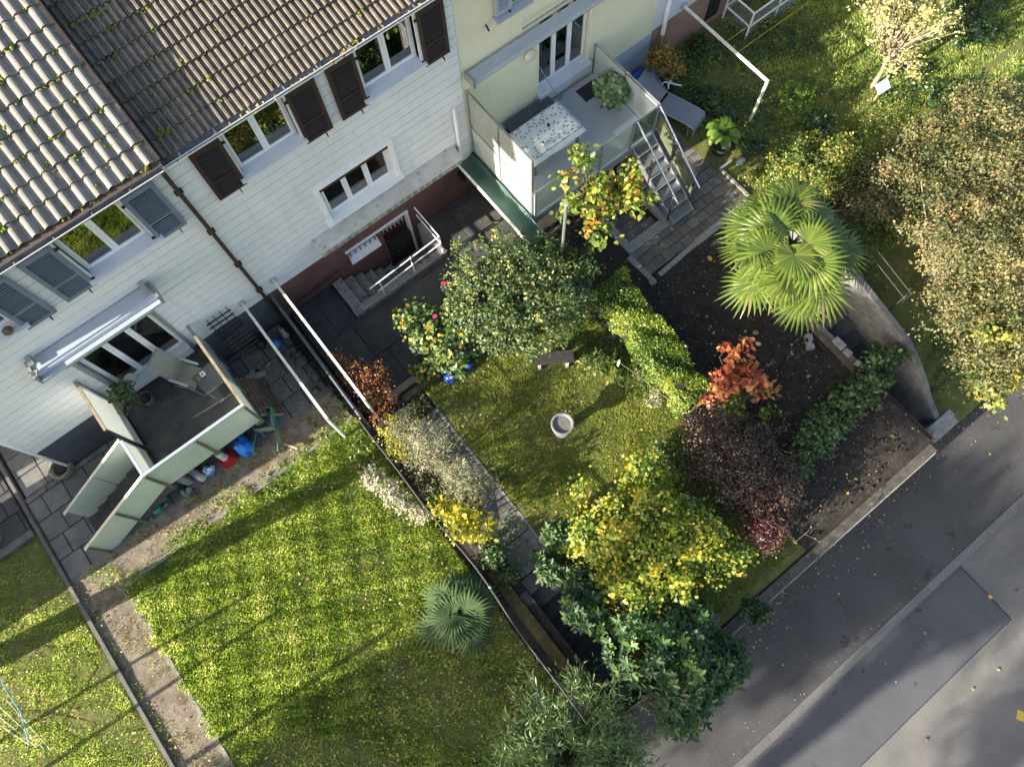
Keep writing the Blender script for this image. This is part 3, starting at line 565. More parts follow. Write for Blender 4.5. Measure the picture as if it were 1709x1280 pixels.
MB().tube([(-.34,8.34,6.86),(-.34,8.62,6.6),(-.36,8.88,6.42),(-.36,8.88,.25)], .042, 10).build('downpipe', M['pipe'], hm)
for z in (5.5,4.2,2.9,1.7): MB().box(-.43,-.29,8.86,8.96,z,z+.04).build('pipe_bracket', M['black'], hm)
for h_, x0, x1 in ((hy,5.42,11.10),(hf,11.105,26)):
    b = MB(); cz, sz = math.cos(TH), math.sin(TH); b.hexa([(x0,8.45,7.3),(x1,8.45,7.3),(x1,14.2,9.4),(x0,14.2,9.4),(x0,8.45,7.45),(x1,8.45,7.45),(x1,14.2,9.55),(x0,14.2,9.55)]); b.hexa([(x0,14.2,9.4),(x1,14.2,9.4),(x1,20,7.3),(x0,20,7.3),(x0,14.2,9.55),(x1,14.2,9.55),(x1,20,7.45),(x0,20,7.45)]); b.build('roof', M['tilem'], h_)
# the next block of the row, left of the frame (its shadow falls across the patio)
hn = thing('terraced_house', (-13, 14, 0), 'next white terraced house beyond the left edge of the picture', 'house')
b = MB(); b.box(-15.2, -10.5, 10.2, 18, -.5, 6.6); b.build('wall', M['siding'], hn)
b = MB(); b.hexa([(-15.3,9.9,6.5),(-10.4,9.9,6.5),(-10.4,14.2,7.9),(-15.3,14.2,7.9),(-15.3,9.9,6.62),(-10.4,9.9,6.62),(-10.4,14.2,8.02),(-15.3,14.2,8.02)]); b.hexa([(-15.3,14.2,7.9),(-10.4,14.2,7.9),(-10.4,18.4,6.5),(-15.3,18.4,6.5),(-15.3,14.2,8.02),(-10.4,14.2,8.02),(-10.4,18.4,6.62),(-15.3,18.4,6.62)]); b.build('roof', M['tilem'], hn)
t = MB().box(-11.4, -10.4, 6.9, 9.4, -.1, 3.7).build('patio_shade_block', M['palegrey']); tag(t, 'pale unseen block left of the picture added to shade the patio', 'shade block')  # unseen block, added only to cast the patio shade
# ================================================================ BALCONIES
def panel(parent, p0, p1, zb0, zb1, zt0, zt1, mat, name='glass_panel', th=.012):
    (xa, ya), (xb, yb) = p0, p1; d = Vector((xb-xa, yb-ya, 0)).normalized(); n = Vector((-d.y, d.x, 0))*th/2
    A = lambda x, y, z, s: Vector((x, y, z))+n*s
    return MB().hexa([A(xa,ya,zb0,-1),A(xb,yb,zb1,-1),A(xb,yb,zb1,1),A(xa,ya,zb0,1),A(xa,ya,zt0,-1),A(xb,yb,zt1,-1),A(xb,yb,zt1,1),A(xa,ya,zt0,1)]).build(name, mat, parent)
olive = MAT('algae_stained_post', (.12,.115,.06), (.08,.075,.045), 8, .7)
bal = thing('balcony', (-3.1, 7.8, 0), 'raised concrete balcony with milky glass parapet and sloping stair parapet', 'balcony')
MB().box(-4.24, -1.95, 6.78, 8.945, .92, 1.10).build('floor', M['balcfloor'], bal)
for x, y in ((-4.1,6.92),(-2.1,6.92)): MB().box(x-.07,x+.07,y-.07,y+.07,-.2,.92).build('post', M['concrete'], bal)
b = MB(); b.box(-4.22,-1.97,8.3,8.94,-.2,.92); b.build('base_wall', M['slate'], bal)
for i in range(6):
    MB().box(-4.24-(i+1)*.345, -4.245-i*.345, 6.80, 7.66, -.2 if i > 2 else .55-i*.2, .93-i*.18).build('step', M['darkslab'], bal)
for xa, xb in ((-4.23,-3.11),(-3.09,-1.98)): panel(bal, (xa,6.755), (xb,6.755), .98, .98, 2.05, 2.05, M['milk'])
for xa, xb in ((-5.26,-4.27),(-6.28,-5.28)):
    za, zb = 2.05+(xa+4.25)*.585, 2.05+(xb+4.25)*.585; panel(bal, (xa,6.755), (xb,6.755), za-.98, zb-.98, za, zb, M['milk'])
for xa, xb in ((-5.26,-4.27),(-6.28,-5.28)):
    za, zb = 2.05+(xa+4.25)*.585, 2.05+(xb+4.25)*.585; panel(bal, (xa,7.68), (xb,7.68), za-.95, zb-.95, za, zb, M['milk'])
panel(bal, (-4.25,6.80), (-4.25,7.66), 1.16, 1.16, 2.05, 2.05, M['milkwhite'], 'gate_panel')
panel(bal, (-4.22,7.74), (-4.20,8.90), 1.14, 1.14, 2.62, 2.62, M['milkwhite'], 'screen_panel')
for ya, yb in ((6.78,7.50),(7.52,8.22),(8.24,8.93)): panel(bal, (-1.965,ya), (-1.965,yb), .98, .98, 2.05, 2.05, M['milk'])
MB().box(-4.28,-1.94,6.725,6.785,2.05,2.085).build('parapet_cap', M['awning'], bal)
MB().hexa([(-6.36,6.725,.80),(-4.28,6.725,2.05),(-4.28,6.785,2.05),(-6.36,6.785,.80),(-6.36,6.725,.84),(-4.28,6.725,2.085),(-4.28,6.785,2.085),(-6.36,6.785,.84)]).build('stair_cap', M['cream'], bal)
MB().hexa([(-6.36,7.65,.80),(-4.28,7.65,2.05),(-4.28,7.71,2.05),(-6.36,7.71,.80),(-6.36,7.65,.84),(-4.28,7.65,2.085),(-4.28,7.71,2.085),(-6.36,7.71,.84)]).build('stair_cap', M['cream'], bal)
MB().box(-4.285,-4.225,6.79,7.64,2.05,2.085).build('gate_rail', M['awning'], bal)
MB().box(-4.245,-4.185,7.70,8.94,2.62,2.655).build('screen_rail', M['palewood'], bal)
MB().box(-1.995,-1.935,6.79,8.94,2.05,2.085).build('parapet_cap', M['palewood'], bal)
for x in (-4.25,-3.10,-1.97): MB().box(x-.025,x+.025,6.70,6.742,.90,2.05).build('post', olive, bal)
for x in (-5.27,-6.27): MB().box(x-.02,x+.02,6.70,6.742,2.05+(x+4.25)*.585-1.25,2.04+(x+4.25)*.585).build('post', olive, bal)
for x in (-5.27,-6.27): MB().box(x-.02,x+.02,7.692,7.73,2.05+(x+4.25)*.585-1.1,2.04+(x+4.25)*.585).build('post', M['black'], bal)
for y in (7.51,8.23): MB().box(-1.955,-1.92,y-.02,y+.02,.9,2.05).build('post', M['greymetal'], bal)
for y in (7.70,8.92): MB().box(-4.245,-4.19,y-.02,y+.02,1.1,2.62).build('post', M['black'], bal)
MB().box(-4.20,-4.17,7.76,8.92,1.10,1.15).build('floor_seal', M['black'], bal); MB().box(-4.22,-4.19,6.8,7.66,1.10,1.15).build('floor_seal', M['black'], bal)
# things on the balcony
t = thing('sling_chair', (-2.62, 8.35, 1.1), 'taupe reclining sling chair in the corner of the balcony', 'chair')
ch = Matrix.Translation((-2.60, 8.30, 1.10)) @ Matrix.Rotation(R(33), 4, 'Z')
def L_(*p): return ch @ Vector(p)
b = MB(); b.hexa([L_(-.22,-.25,.42),L_(.22,-.25,.42),L_(.22,.22,.38),L_(-.22,.22,.38),L_(-.22,-.25,.435),L_(.22,-.25,.435),L_(.22,.22,.395),L_(-.22,.22,.395)]); b.build('seat', M['sling'], t)
b = MB(); b.hexa([L_(-.22,.22,.40),L_(.22,.22,.40),L_(.22,.235,.40),L_(-.22,.235,.40),L_(-.22,.52,1.02),L_(.22,.52,1.02),L_(.22,.54,1.02),L_(-.22,.54,1.02)]); b.build('backrest', M['sling'], t)
for s in (-.24,.24):
    MB().tube([L_(s,-.32,0),L_(s,.22,.60)],.012).build('leg', M['greymetal'], t); MB().tube([L_(s,.42,0),L_(s,-.25,.42)],.012).build('leg', M['greymetal'], t)
    MB().tube([L_(s,.2,.38),L_(s,.54,1.04)],.012).build('back_frame', M['greymetal'], t); MB().cbox(L_(s*1.05,.02,.62),(.045,.44,.025),R(33)).build('armrest', M['awning'], t)
b = MB(); b.tube([L_(-.24,.54,1.04),L_(.24,.54,1.04)],.012); b.build('top_rail', M['greymetal'], t); MB().tube([L_(-.24,-.26,.42),L_(.24,-.26,.42)],.012).build('front_rail', M['greymetal'], t)
t = thing('side_table', (-2.27, 7.85, 1.1), 'small dark grey square table beside the sling chair', 'table')
MB().cbox((-2.27,7.86,1.70),(.50,.54,.03),R(8)).build('tabletop', M['tabletop'], t)
for sx in (-.2,.2):
    for sy in (-.22,.22): MB().tube([(-2.27+sx,7.86+sy,1.1),(-2.27+sx,7.86+sy,1.69)],.014).build('leg', M['greymetal'], t)
t = thing('ashtray', (-2.32, 8.02, 1.715), 'small white square ashtray on the dark grey table', 'ashtray')
b = MB(); [b.cbox((-2.32+dx,8.02+dy,1.73),s_,0) for dx,dy,s_ in ((-.04,0,(.02,.10,.03)),(.04,0,(.02,.10,.03)),(0,.04,(.06,.02,.03)),(0,-.04,(.06,.02,.03)))]; tag(b.build('rim', M['white'], t), kind='stuff'); MB().box(-2.36,-2.28,7.98,8.06,1.714,1.720).build('base', M['greymetal'], t)
t = thing('candle', (-2.43, 7.98, 1.715), 'little amber candle glass next to the ashtray', 'candle'); MB().lathe((-2.43,7.98,1.715),[(.03,0),(.036,.06),(.03,.06),(.025,.02)],14).build('glass_cup', MAT('amber_glass', (.45,.30,.16), (.38,.24,.12), 8, .2), t)
# potted plants are finished further down; round white lamp in the door, figures on the sill
MB().lathe((0,0,0),[(.11,0),(.12,.02),(.06,.03),(.0,.03)],20).build('disc', M['cream'], tag(thing('round_ornament', (-3.55,8.98,1.55), 'round cream ornament standing behind the balcony door sill', 'ornament'), kind=None), loc=(-3.58,9.0,1.60)).rotation_euler = (R(70),0,0)
t = thing('sill_pot', (-3.93, 8.87, 4.92), 'small round planted bowl on the far left window sill', 'plant pot'); MB().lathe((-3.93,8.87,4.93),[(.06,0),(.09,.05),(.08,.09),(.06,.08)],16).build('bowl', M['greypot'], t); MB().lathe((-3.93,8.87,5.0),[(.075,0),(.05,.04),(.0,.05)],10).build('plant', MAT('dry_grey_plant', (.16,.13,.10), (.07,.07,.05), 40, .9), t)
t = thing('wall_ornament', (-4.27,8.62,3.9), 'white carved bird ornament hanging above the awning end', 'ornament')
b = MB(); c0 = Vector((-4.22,8.56,4.08)); [b.cbox(c0+Vector((.05*math.cos(i*2.4),-.01*i,.05*math.sin(i*2.4)+.02*i)), (.09,.02,.035), 0, 0, i*1.1) for i in range(7)]; tag(b.build('carving', M['whitestone'], t), kind='stuff')
# trellis leaning on the plinth
t = thing('trellis', (-1.38, 8.8, .1), 'dark wooden trellis leaning on the blue grey plinth', 'trellis')
for i in range(4): x = -1.62+i*.16; MB().bar((x,8.66,.10),(x+.01,8.90,1.92),.028,.014).build('upright', M['darkwood'], t)
for i in range(11): z = .24+i*.155; y = 8.66+.24*(z-.1)/1.82-.02; MB().bar((-1.68,y,z),(-1.08,y,z),.032,.014).build('slat', M['wood'] if i < 6 else M['darkwood'], t)
# laundry beams
def laundry(y0, y1, x, z, label, post=True, mat='whiteold', r=.032, zp=None):
    t = thing('laundry_beam', (x, (y0+y1)/2, z), label, 'laundry beam')
    MB().bar((x,y0,z),(x,y1,z),.058,.05).build('beam', M[mat], t); MB().box(x-.07,x+.07,y0-.02,y0-.0,z-.08,z+.08).build('wall_plate', M['awning'], t)
    if post: MB().tube([(x,y1+.03,z-.02),(x,y1+.03,-.1)],r).build('post', M[mat], t)
    return t
laundry(8.95, 5.62, -.83, 1.60, 'peeling white laundry beam nearer the raised balcony'); laundry(8.95, 5.45, .0, 1.66, 'white laundry beam running into the red barberry bush')
tb_ = laundry(8.95, 5.98, 12.08, 1.46, 'white laundry beam with yellow clotheslines beside the yellow house', r=.04)
for y, lb in ((7.48,'yellow clothesline nearer the house wall'),(7.08,'yellow clothesline farther from the house wall')):
    b = MB(); xs = np.linspace(12.08, 22, 12); b.tube([(x, y, 1.46-.05*math.sin((x-12.08)/9.92*math.pi)) for x in xs], .006, 5); tag(b.build('clothesline', M['yrope']), lb, 'clothesline')
# green fabric strip between the cellar yard and the yellow balcony
t = thing('fabric_screen', (5.15, 7.7, 1.5), 'sagging green fabric strip on a pale beam beside the yellow balcony', 'fabric screen')
MB().bar((4.93,8.95,1.52),(4.93,6.2,1.50),.05,.04).build('beam', M['whiteold'], t)
V = []; nx, ny = 8, 16
for j in range(ny+1):
    for i in range(nx+1):
        u, v = i/nx, j/ny; V.append((4.96+u*.46, 8.93-v*2.75, 1.51-.16*math.sin(u*math.pi)*(1+.4*math.sin(v*9))-.10*u+.03*math.sin(v*23+u*4)))
m_ = MB(); m_.v = V; m_.f = [(j*(nx+1)+i, j*(nx+1)+i+1, (j+1)*(nx+1)+i+1, (j+1)*(nx+1)+i) for j in range(ny) for i in range(nx)]; m_.build('fabric', M['tarpgreen'], t, smooth=True)
MB().tube([(4.93,6.2,1.5),(4.93,6.2,0)],.025).build('post', M['whiteold'], t)
# ---- yellow balcony
by = thing('balcony', (7.3, 7.85, 0), 'raised balcony with steel rails and glass in front of the yellow house', 'balcony')
MB().box(5.46, 9.12, 6.72, 8.945, 1.13, 1.30).build('floor', M['paintfloor'], by)
MB().box(5.46, 9.12, 6.69, 6.718, 1.10, 1.31).build('fascia', M['greymetal'], by); MB().box(5.43,5.457,6.70,8.94,1.05,1.40).build('fascia', M['black'], by)
for x in (5.65,7.2,8.25): MB().box(x-.05,x+.05,6.85,6.95,-.2,1.13).build('support_post', M['black'], by)
MB().box(5.46,7.1,7.4,7.46,-.2,1.13).build('base_wall', M['dark'], by)  # near-black sheet standing in for the shadowed void under the balcony
for ya, yb in ((6.80,7.87),(7.93,8.93)):
    panel(by, (5.49,ya), (5.49,yb), 1.42, 1.42, 2.27, 2.27, M['milkwhite'], 'screen_panel'); panel(by, (5.49,ya), (5.49,yb), 2.33, 2.33, 3.40, 3.40, GLASS('pale_clear_glass', (.78,.84,.8), .62, .06, 1.45, (.74,.79,.75)), 'screen_panel')
for y in (6.78,7.90,8.94): MB().box(5.465,5.515,y-.022,y+.022,1.3,3.45).build('screen_post', M['steel'], by)
for z in (1.40,2.30,3.43): MB().box(5.47,5.51,6.80,8.92,z-.022,z+.022).build('screen_rail', M['steel'], by)
fx = [5.53,6.47,7.42,8.37]
for a, c in zip(fx, fx[1:]): panel(by, (a+.03,6.74), (c-.03,6.74), 1.38, 1.38, 2.22, 2.22, M['milk'])
panel(by, (8.43,6.74), (9.05,6.74), 1.40, 1.40, 2.2, 2.2, GLASS('clear_green_glass', (.72,.8,.72), .3, .05, 1.45, (.5,.6,.5)), 'gate_panel')
for x in fx+[9.10]: MB().box(x-.022,x+.022,6.70,6.745,1.1,2.27).build('rail_post', M['greymetal'], by)
MB().tube([(5.5,6.73,2.29),(9.12,6.73,2.29)],.022).build('handrail', M['chrome'], by); MB().tube([(9.12,6.73,2.29),(9.12,8.94,2.27)],.024).build('handrail', M['chrome'], by)
for ya, yb in ((6.80,7.85),(7.89,8.90)): panel(by, (9.11,ya), (9.11,yb), 1.36, 1.36, 2.22, 2.22, M['milkwhite'])
for y in (7.87,8.93): MB().box(9.09,9.13,y-.02,y+.02,1.3,2.27).build('rail_post', M['greymetal'], by)
# flat grey green leaf shapes on the clear panes of the screen
b = MB()
for k in range(70):
    y, z = rng.uniform(6.9,8.3), rng.uniform(2.36,2.9)*1.0; l = rng.uniform(.05,.16); a = rng.normal(1.57,.5); dy, dz = math.cos(a)*l, math.sin(a)*l
    b.add([(5.478,y,z),(5.478,y+dy*.5+dz*.09,z+dz*.5-dy*.09),(5.478,y+dy,z+dz),(5.478,y+dy*.5-dz*.09,z+dz*.5+dy*.09)],[(0,1,2,3)])
tag(b.build('leaf_marks', MAT('grey_green_marks', (.16,.2,.15), (.1,.13,.1), 9, .8), by), kind='stuff')
# metal stairs
ms = thing('metal_stairs', (8.77, 5.8, 0), 'galvanised metal stairs with grating treads leading up to the balcony', 'stairs')
for x in (8.45, 9.08): MB().hexa([(x-.012,4.95,.0),(x+.012,4.95,.0),(x+.012,6.72,1.14),(x-.012,6.72,1.14),(x-.012,4.95,.2),(x+.012,4.95,.2),(x+.012,6.72,1.34),(x-.012,6.72,1.34)]).build('stringer', M['steel'], ms)
g = MB(); g.box(-.30,.30,-.125,-.105,-.035,0); g.box(-.30,.30,.105,.125,-.035,0); g.box(-.30,-.285,-.105,.105,-.03,0); g.box(.285,.30,-.105,.105,-.03,0)
for i in range(18): x = -.265+i*.031; g.box(x-.005,x+.005,-.105,.105,-.028,-.003)
for y in (-.05,0.02,.07): g.box(-.285,.285,y-.003,y+.003,-.02,-.004)
me = None
for i in range(7):
    loc = (8.765, 6.58-i*.25, 1.22-i*.165)
    if me is None: me = g.build('tread', M['steel'], ms, loc=loc).data
    else: piece(me, 'tread', ms, loc)
for x in (8.43, 9.10):
    MB().tube([(x,6.70,2.27),(x,5.02,1.03)],.024,10).build('handrail', M['chrome'], ms)
    for y in (6.0,5.15): z = .0+(y-4.95)*.645; MB().bar((x,y,z),(x,y+.06,z+.98),.035,.02).build('baluster', M['black'], ms); MB().tube([(x,y+.06,z+.95),(x,y-.02,z+.98)],.02,6).build('clamp', M['chrome'], ms)
panel(ms, (9.105,5.2), (9.105,5.95), .55, 1.03, 1.05, 1.58, GLASS('clear_green_glass', (.72,.8,.66), .25, .05, 1.45, (.5,.55,.35)), 'glass_panel'); panel(ms, (9.105,6.02), (9.105,6.66), 1.1, 1.5, 1.65, 2.1, GLASS('clear_green_glass', (.72,.8,.66), .25, .05, 1.45, (.5,.55,.35)), 'glass_panel')
# table with cloth, bench, vases
t = thing('balcony_table', (6.86, 7.98, 1.3), 'long balcony table with grey metal legs under a printed cloth', 'table')
MB().box(6.16,7.56,7.54,8.42,1.96,1.99).build('tabletop', M['greymetal'], t)
for x in (6.22,7.50):
    for y in (7.60,8.36): MB().box(x-.03,x+.03,y-.03,y+.03,1.3,1.96).build('leg', M['greymetal'], t)
clothm = MAT('white_tablecloth', (.80,.80,.78), (.70,.70,.69), 9, .8, bump=.35, bscale=9)
nx, ny = 28, 20; V = []
for j in range(ny+1):
    for i in range(nx+1):
        x, y = 6.10+1.54*i/nx, 7.46+1.02*j/ny; e = max(0, 6.15-x, x-7.57, 7.53-y, y-8.43)
        V.append((x+(.0 if e == 0 else .01*math.sin(i*1.9)), y, 1.997-min(e*2.2, .13)+.003*math.sin(x*17)*math.cos(y*13)))
m_ = MB(); m_.v = V; m_.f = [(j*(nx+1)+i, j*(nx+1)+i+1, (j+1)*(nx+1)+i+1, (j+1)*(nx+1)+i) for j in range(ny) for i in range(nx)]
cl = m_.build('tablecloth', clothm, None, smooth=True); tag(cl, 'white tablecloth printed with dark leaf pairs on the balcony table', 'tablecloth')
b = MB()
for i in range(8):
    for j in range(5):
        cx, cy = 6.22+i*.185+(.09 if j % 2 else 0)+rng.normal(0,.02), 7.58+j*.19+rng.normal(0,.02)
        if cx > 7.52: continue
        a0 = rng.uniform(0,6.28)
        for da in (-.35,.35):
            a = a0+da; dx, dy = math.cos(a)*.10, math.sin(a)*.10; ox, oy = -math.sin(a)*.03*np.sign(da), math.cos(a)*.03*np.sign(da)
            q = [(cx+ox,cy+oy),(cx+ox+dx*.5-dy*.24,cy+oy+dy*.5+dx*.24),(cx+ox+dx,cy+oy+dy),(cx+ox+dx*.5+dy*.2,cy+oy+dy*.5-dx*.2)]
            b.add([(p, s, 2.004) for p, s in q], [(0,1,2,3)])
tag(b.build('leaf_marks', MAT('charcoal_print', (.12,.125,.13), (.45,.45,.45), 55, .85), cl), kind='stuff')
t = thing('vase', (6.52, 7.66, 2.0), 'white round vase standing on the printed tablecloth', 'vase'); MB().lathe((6.55,7.70,2.0),[(.04,0),(.055,.06),(.05,.11),(.035,.13),(.03,.13),(.03,.05)],16).build('vase_body', M['white'], t, smooth=True); MB().lathe((6.55,7.70,2.118),[(.032,0),(.0,.003)],12).build('vase_fill', M['wood'], t)
t = thing('cup', (6.95, 8.02, 2.0), 'small dark cup near the middle of the tablecloth', 'cup'); MB().lathe((6.97,8.03,2.0),[(.025,0),(.034,.06),(.03,.06),(.02,.02)],14).build('cup_body', MAT('dark_blue_glaze', (.02,.025,.06), (.015,.02,.04), 5, .3), t)
t = thing('bench', (7.0, 8.76, 1.3), 'dark grey slatted bench along the yellow wall', 'bench')
for i in range(4): MB().box(6.32,7.62,8.58+i*.085,8.655+i*.085,1.71,1.74).build('slat', M['tabletop'], t)
for x in (6.42,7.50): MB().box(x-.03,x+.03,8.6,8.9,1.3,1.705).build('leg', M['black'], t)
t = thing('broom', (7.66, 8.7, 1.9), 'thin metal broom leaning from the door onto the bench end', 'broom'); MB().tube([(7.42,8.92,2.75),(7.73,8.60,1.82)],.010,6).build('stick', M['steel'], t); MB().tube([(7.88,8.62,1.85),(7.71,8.52,1.82)],.025,8).build('head', MAT('teal_broom_head', (.06,.2,.28), (.04,.14,.2), 9, .5), t)
tag(MB().cbox((8.70,8.58,1.308),(.50,.40,.014)).build('doormat', MAT('dark_doormat', (.06,.06,.062), (.045,.045,.045), 60, .95, bump=.6)), 'dark grey doormat at the open balcony door', 'doormat')
# ---- cellar steps of the middle house with railing
cs = thing('cellar_steps', (2.3, 8.4, 0), 'worn concrete steps and wall descending to the cellar door', 'steps')
wm_ = MAT('worn_pale_concrete', (.27,.265,.25), (.18,.175,.165), 5, .9, bump=.5, bscale=40, spots=[(9,.6,(.07,.068,.063)), (30,.67,(.35,.34,.32))])
for i in range(6): MB().box(1.055+i*.26+.002,1.055+(i+1)*.26-.004,8.06,8.93,-1.3,.12-i*.175).build('step', wm_, cs)
MB().box(2.615,3.58,8.06,8.93,-1.3,-.93).build('landing', M['concrete'], cs)
MB().box(1.04,3.72,7.86,8.055,-1.3,.13).build('parapet', wm_, cs); MB().box(3.585,3.72,8.06,8.93,-1.3,.13).build('parapet', wm_, cs)
rl_ = thing('stair_railing', (3.0, 7.95, .1), 'white painted pipe railing round the cellar steps', 'railing')
for dz in (.88,.55):
    b = MB(); b.tube([(1.62+(.88-dz)*.5,7.93,dz-.15),(3.64,7.93,dz),],.018); b.build('rail', M['white'], rl_); MB().tube([(3.64,7.93,dz),(3.64,8.92,dz)],.018).build('rail', M['white'], rl_)
for x, y in ((1.9,7.93),(3.64,7.93),(2.8,7.93)): MB().tube([(x,y,.1),(x,y,.86 if x > 2 else .75)],.018).build('post', M['white'], rl_)
# ---- fence between the two gardens
fn = thing('wire_fence', (-.3, 3.5, 0), 'thin dark pipe fence between the two back gardens', 'fence')
xs = lambda y: -.30+.04*math.sin(y*1.1)-.02*math.cos(y*2.3)
MB().tube([(xs(y),y,1.16+.025*math.sin(y*1.7)) for y in np.linspace(5.35,-2.1,22)],.021,8).build('top_rail', M['fencegrey'], fn)
for y in (5.3,3.9,2.45,.95,-.55,-2.05): MB().tube([(xs(y),y,-.1),(xs(y),y,1.17)],.02).build('post', M['fencegrey'], fn)
MB().lathe((xs(.95),.95,1.17),[(.03,0),(.03,.03),(0,.04)],10).build('post_cap', M['stone'], fn)
b = MB()
for z in (.12,.3,.48,.66,.84,1.0): b.tube([(xs(y),y,z) for y in np.linspace(5.3,-2.05,12)],.0035,4)
for y in np.linspace(5.25,-2.0,74): b.tube([(xs(y),y,.08),(xs(y+.02),y,1.14)],.0028,4)
tag(b.build('wire_mesh', M['black'], fn), kind='stuff')
fb = thing('board_fence', (-.26, 7.1, 0), 'dark board fence with round top rail between yard and patio', 'fence')
MB().tube([(-.24,8.93,1.28),(-.27,5.42,1.16)],.035,8).build('top_rail', M['slate'], fb)
for i in range(6): y = 8.92-i*.58; MB().box(-.28,-.23,y-.57,y,-.05,1.14).build('board', M['slate'], fb)
# ---- things in the left garden and under the balcony
def ball(c, r, label, mat, name='garden_ball', group=None):
    o = MB().lathe(c, [(r*math.cos(a)+1e-4, r*math.sin(a)) for a in np.linspace(-1.45,1.45,13)], 24).build(name, mat, None, smooth=True); tag(o, label, 'ball', group)
ball((1.86,5.25,.17), .165, 'large glossy blue ceramic ball under the rose bush', M['blueglaze']); ball((2.36,5.23,.12), .115, 'smaller glossy blue ball half under the bushes', M['blueglaze'])
ball((-.83,8.47,.14), .13, 'pale blue ball on the ground by the laundry beam', MAT('pale_blue_ball', (.07,.20,.48), (.05,.15,.38), 4, .3)); ball((-1.12,8.70,.15), .145, 'black ball against the blue grey plinth', M['black'])
t = thing('garden_figure', (-.53,8.55,0), 'small white garden figure between beam and board fence', 'figurine'); MB().lathe((-.53,8.55,0),[(.07,0),(.09,.08),(.06,.17),(.05,.22)],14).build('body', M['whitestone'], t, smooth=True); MB().lathe((-.53,8.55,.22),[(.04,0),(.062,.05),(.05,.10),(.01,.12)],12).build('head', M['whitestone'], t, smooth=True)
for s in (-.03,.03): MB().lathe((-.53+s,8.56,.32),[(.018,0),(.02,.08),(.005,.13)],8).build('ear', M['whitestone'], t)
b = MB()
for i in range(26):
    a, r_ = rng.uniform(0,6.28), abs(rng.normal(0,.13)); b.cbox((-1.62+r_*math.cos(a),8.10+r_*math.sin(a),.03+rng.uniform(0,.03)), tuple(rng.uniform(.04,.13,3)*[1,1,.5]), rng.uniform(0,3), rng.normal(0,.3))
tag(tag(b.build('lime_heap', M['whitestone']), 'heap of pale crushed stones on the dark patio', 'stone heap'), kind='stuff')
for i, (x, y, s, lb) in enumerate([(-.62,7.75,.30,'largest grey boulder in the row by the board fence'),(-.55,7.25,.24,'grey boulder behind the largest one by the fence'),(-.75,6.95,.2,'small flat boulder near the pallet by the fence'),(-.52,6.72,.26,'broad boulder nearest the barberry along the fence'),(-.6,8.15,.2,'small boulder just below the white figure')]):
    prof = [(s*.55*k,z) for k, z in ((.75,0),(1,.25*s),(.85,.55*s),(.4,.72*s),(.02,.74*s))]; o = MB().lathe((0,0,0),prof,11).build('boulder', MAT('dark_boulder', (.10,.10,.097), (.055,.055,.055), 8, .9, bump=.6), None, loc=(x,y,0)); o.scale = (1.1,.8,1); o.rotation_euler = (0,0,i*1.3); tag(o, lb, 'boulder')
t = thing('pallet', (-1.62,7.35,.5), 'old wooden pallet leaning against the side of the balcony', 'pallet')
pm = Matrix.Translation((-1.84,7.45,.52)) @ Matrix.Rotation(R(-4),4,'Z') @ Matrix.Rotation(R(62),4,'Y')
def tbox(c, s): 
    mb = MB(); a = [Vector(c)+Vector((sx*s[0]/2,sy*s[1]/2,sz*s[2]/2)) for sx,sy,sz in ((-1,-1,-1),(1,-1,-1),(1,1,-1),(-1,1,-1),(-1,-1,1),(1,-1,1),(1,1,1),(-1,1,1))]; return mb.hexa([pm @ p for p in a])
for i in range(8): tbox((-.50+i*.135,0,.06),(.10,1.0,.02)).build('board', M['wood'], t)
for y in (-.45,0,.45): tbox((-.02,y,.0),(1.05,.09,.09)).build('bearer', M['palewood'], t)
t = thing('wheelbarrow', (-2.15,6.75,0), 'green wheelbarrow with grey tray tipped against the balcony', 'wheelbarrow')
wb = Matrix.Translation((-2.02,6.88,.32)) @ Matrix.Rotation(R(62),4,'Z') @ Matrix.Rotation(R(0),4,'X')
def wbx(c, s, s2=None):
    s2 = s2 or s; p = [(-s[0]/2,-s[1]/2,-s[2]/2),(s[0]/2,-s[1]/2,-s[2]/2),(s[0]/2,s[1]/2,-s[2]/2),(-s[0]/2,s[1]/2,-s[2]/2),(-s2[0]/2,-s2[1]/2,s[2]/2),(s2[0]/2,-s2[1]/2,s[2]/2),(s2[0]/2,s2[1]/2,s[2]/2),(-s2[0]/2,s2[1]/2,s[2]/2)]
    return MB().hexa([wb @ (Vector(c)+Vector(q)) for q in p])
b = wbx((.05,0,.08),(.42,.30,.02)); b.build('tray_floor', M['steel'], t)
for c, s in (((.05,.20,.19),(.46,.02,.24)),((.05,-.20,.19),(.46,.02,.24)),((.28,0,.19),(.02,.38,.24)),((-.18,0,.19),(.02,.38,.24))): wbx(c, s).build('tray_side', M['steel'] if c[1] >= 0 else M['greentube'], t)
for s in (-.24,.24): MB().tube([wb @ Vector((.45,s*.4,-.12)), wb @ Vector((-.1,s,.02)), wb @ Vector((-.55,s*1.1,.22)), wb @ Vector((-.72,s*1.1,.24))],.016).build('handle', M['greentube'], t)
MB().tube([wb @ Vector((.47,-.04,-.15)), wb @ Vector((.47,.04,-.15))],.15,16).build('wheel', M['black'], t)
for s in (-.16,.16): MB().tube([wb @ Vector((-.15,s,.0)), wb @ Vector((-.2,s,-.30))],.014).build('leg', M['greentube'], t)
MB().tube([(-1.98,6.33,.10),(-1.80,6.05,.14)],.035,10).build('log', M['palewood'], tag(thing('wood_log', (-1.9,6.2,0), 'short pale log lying beside the wheelbarrow', 'log')))
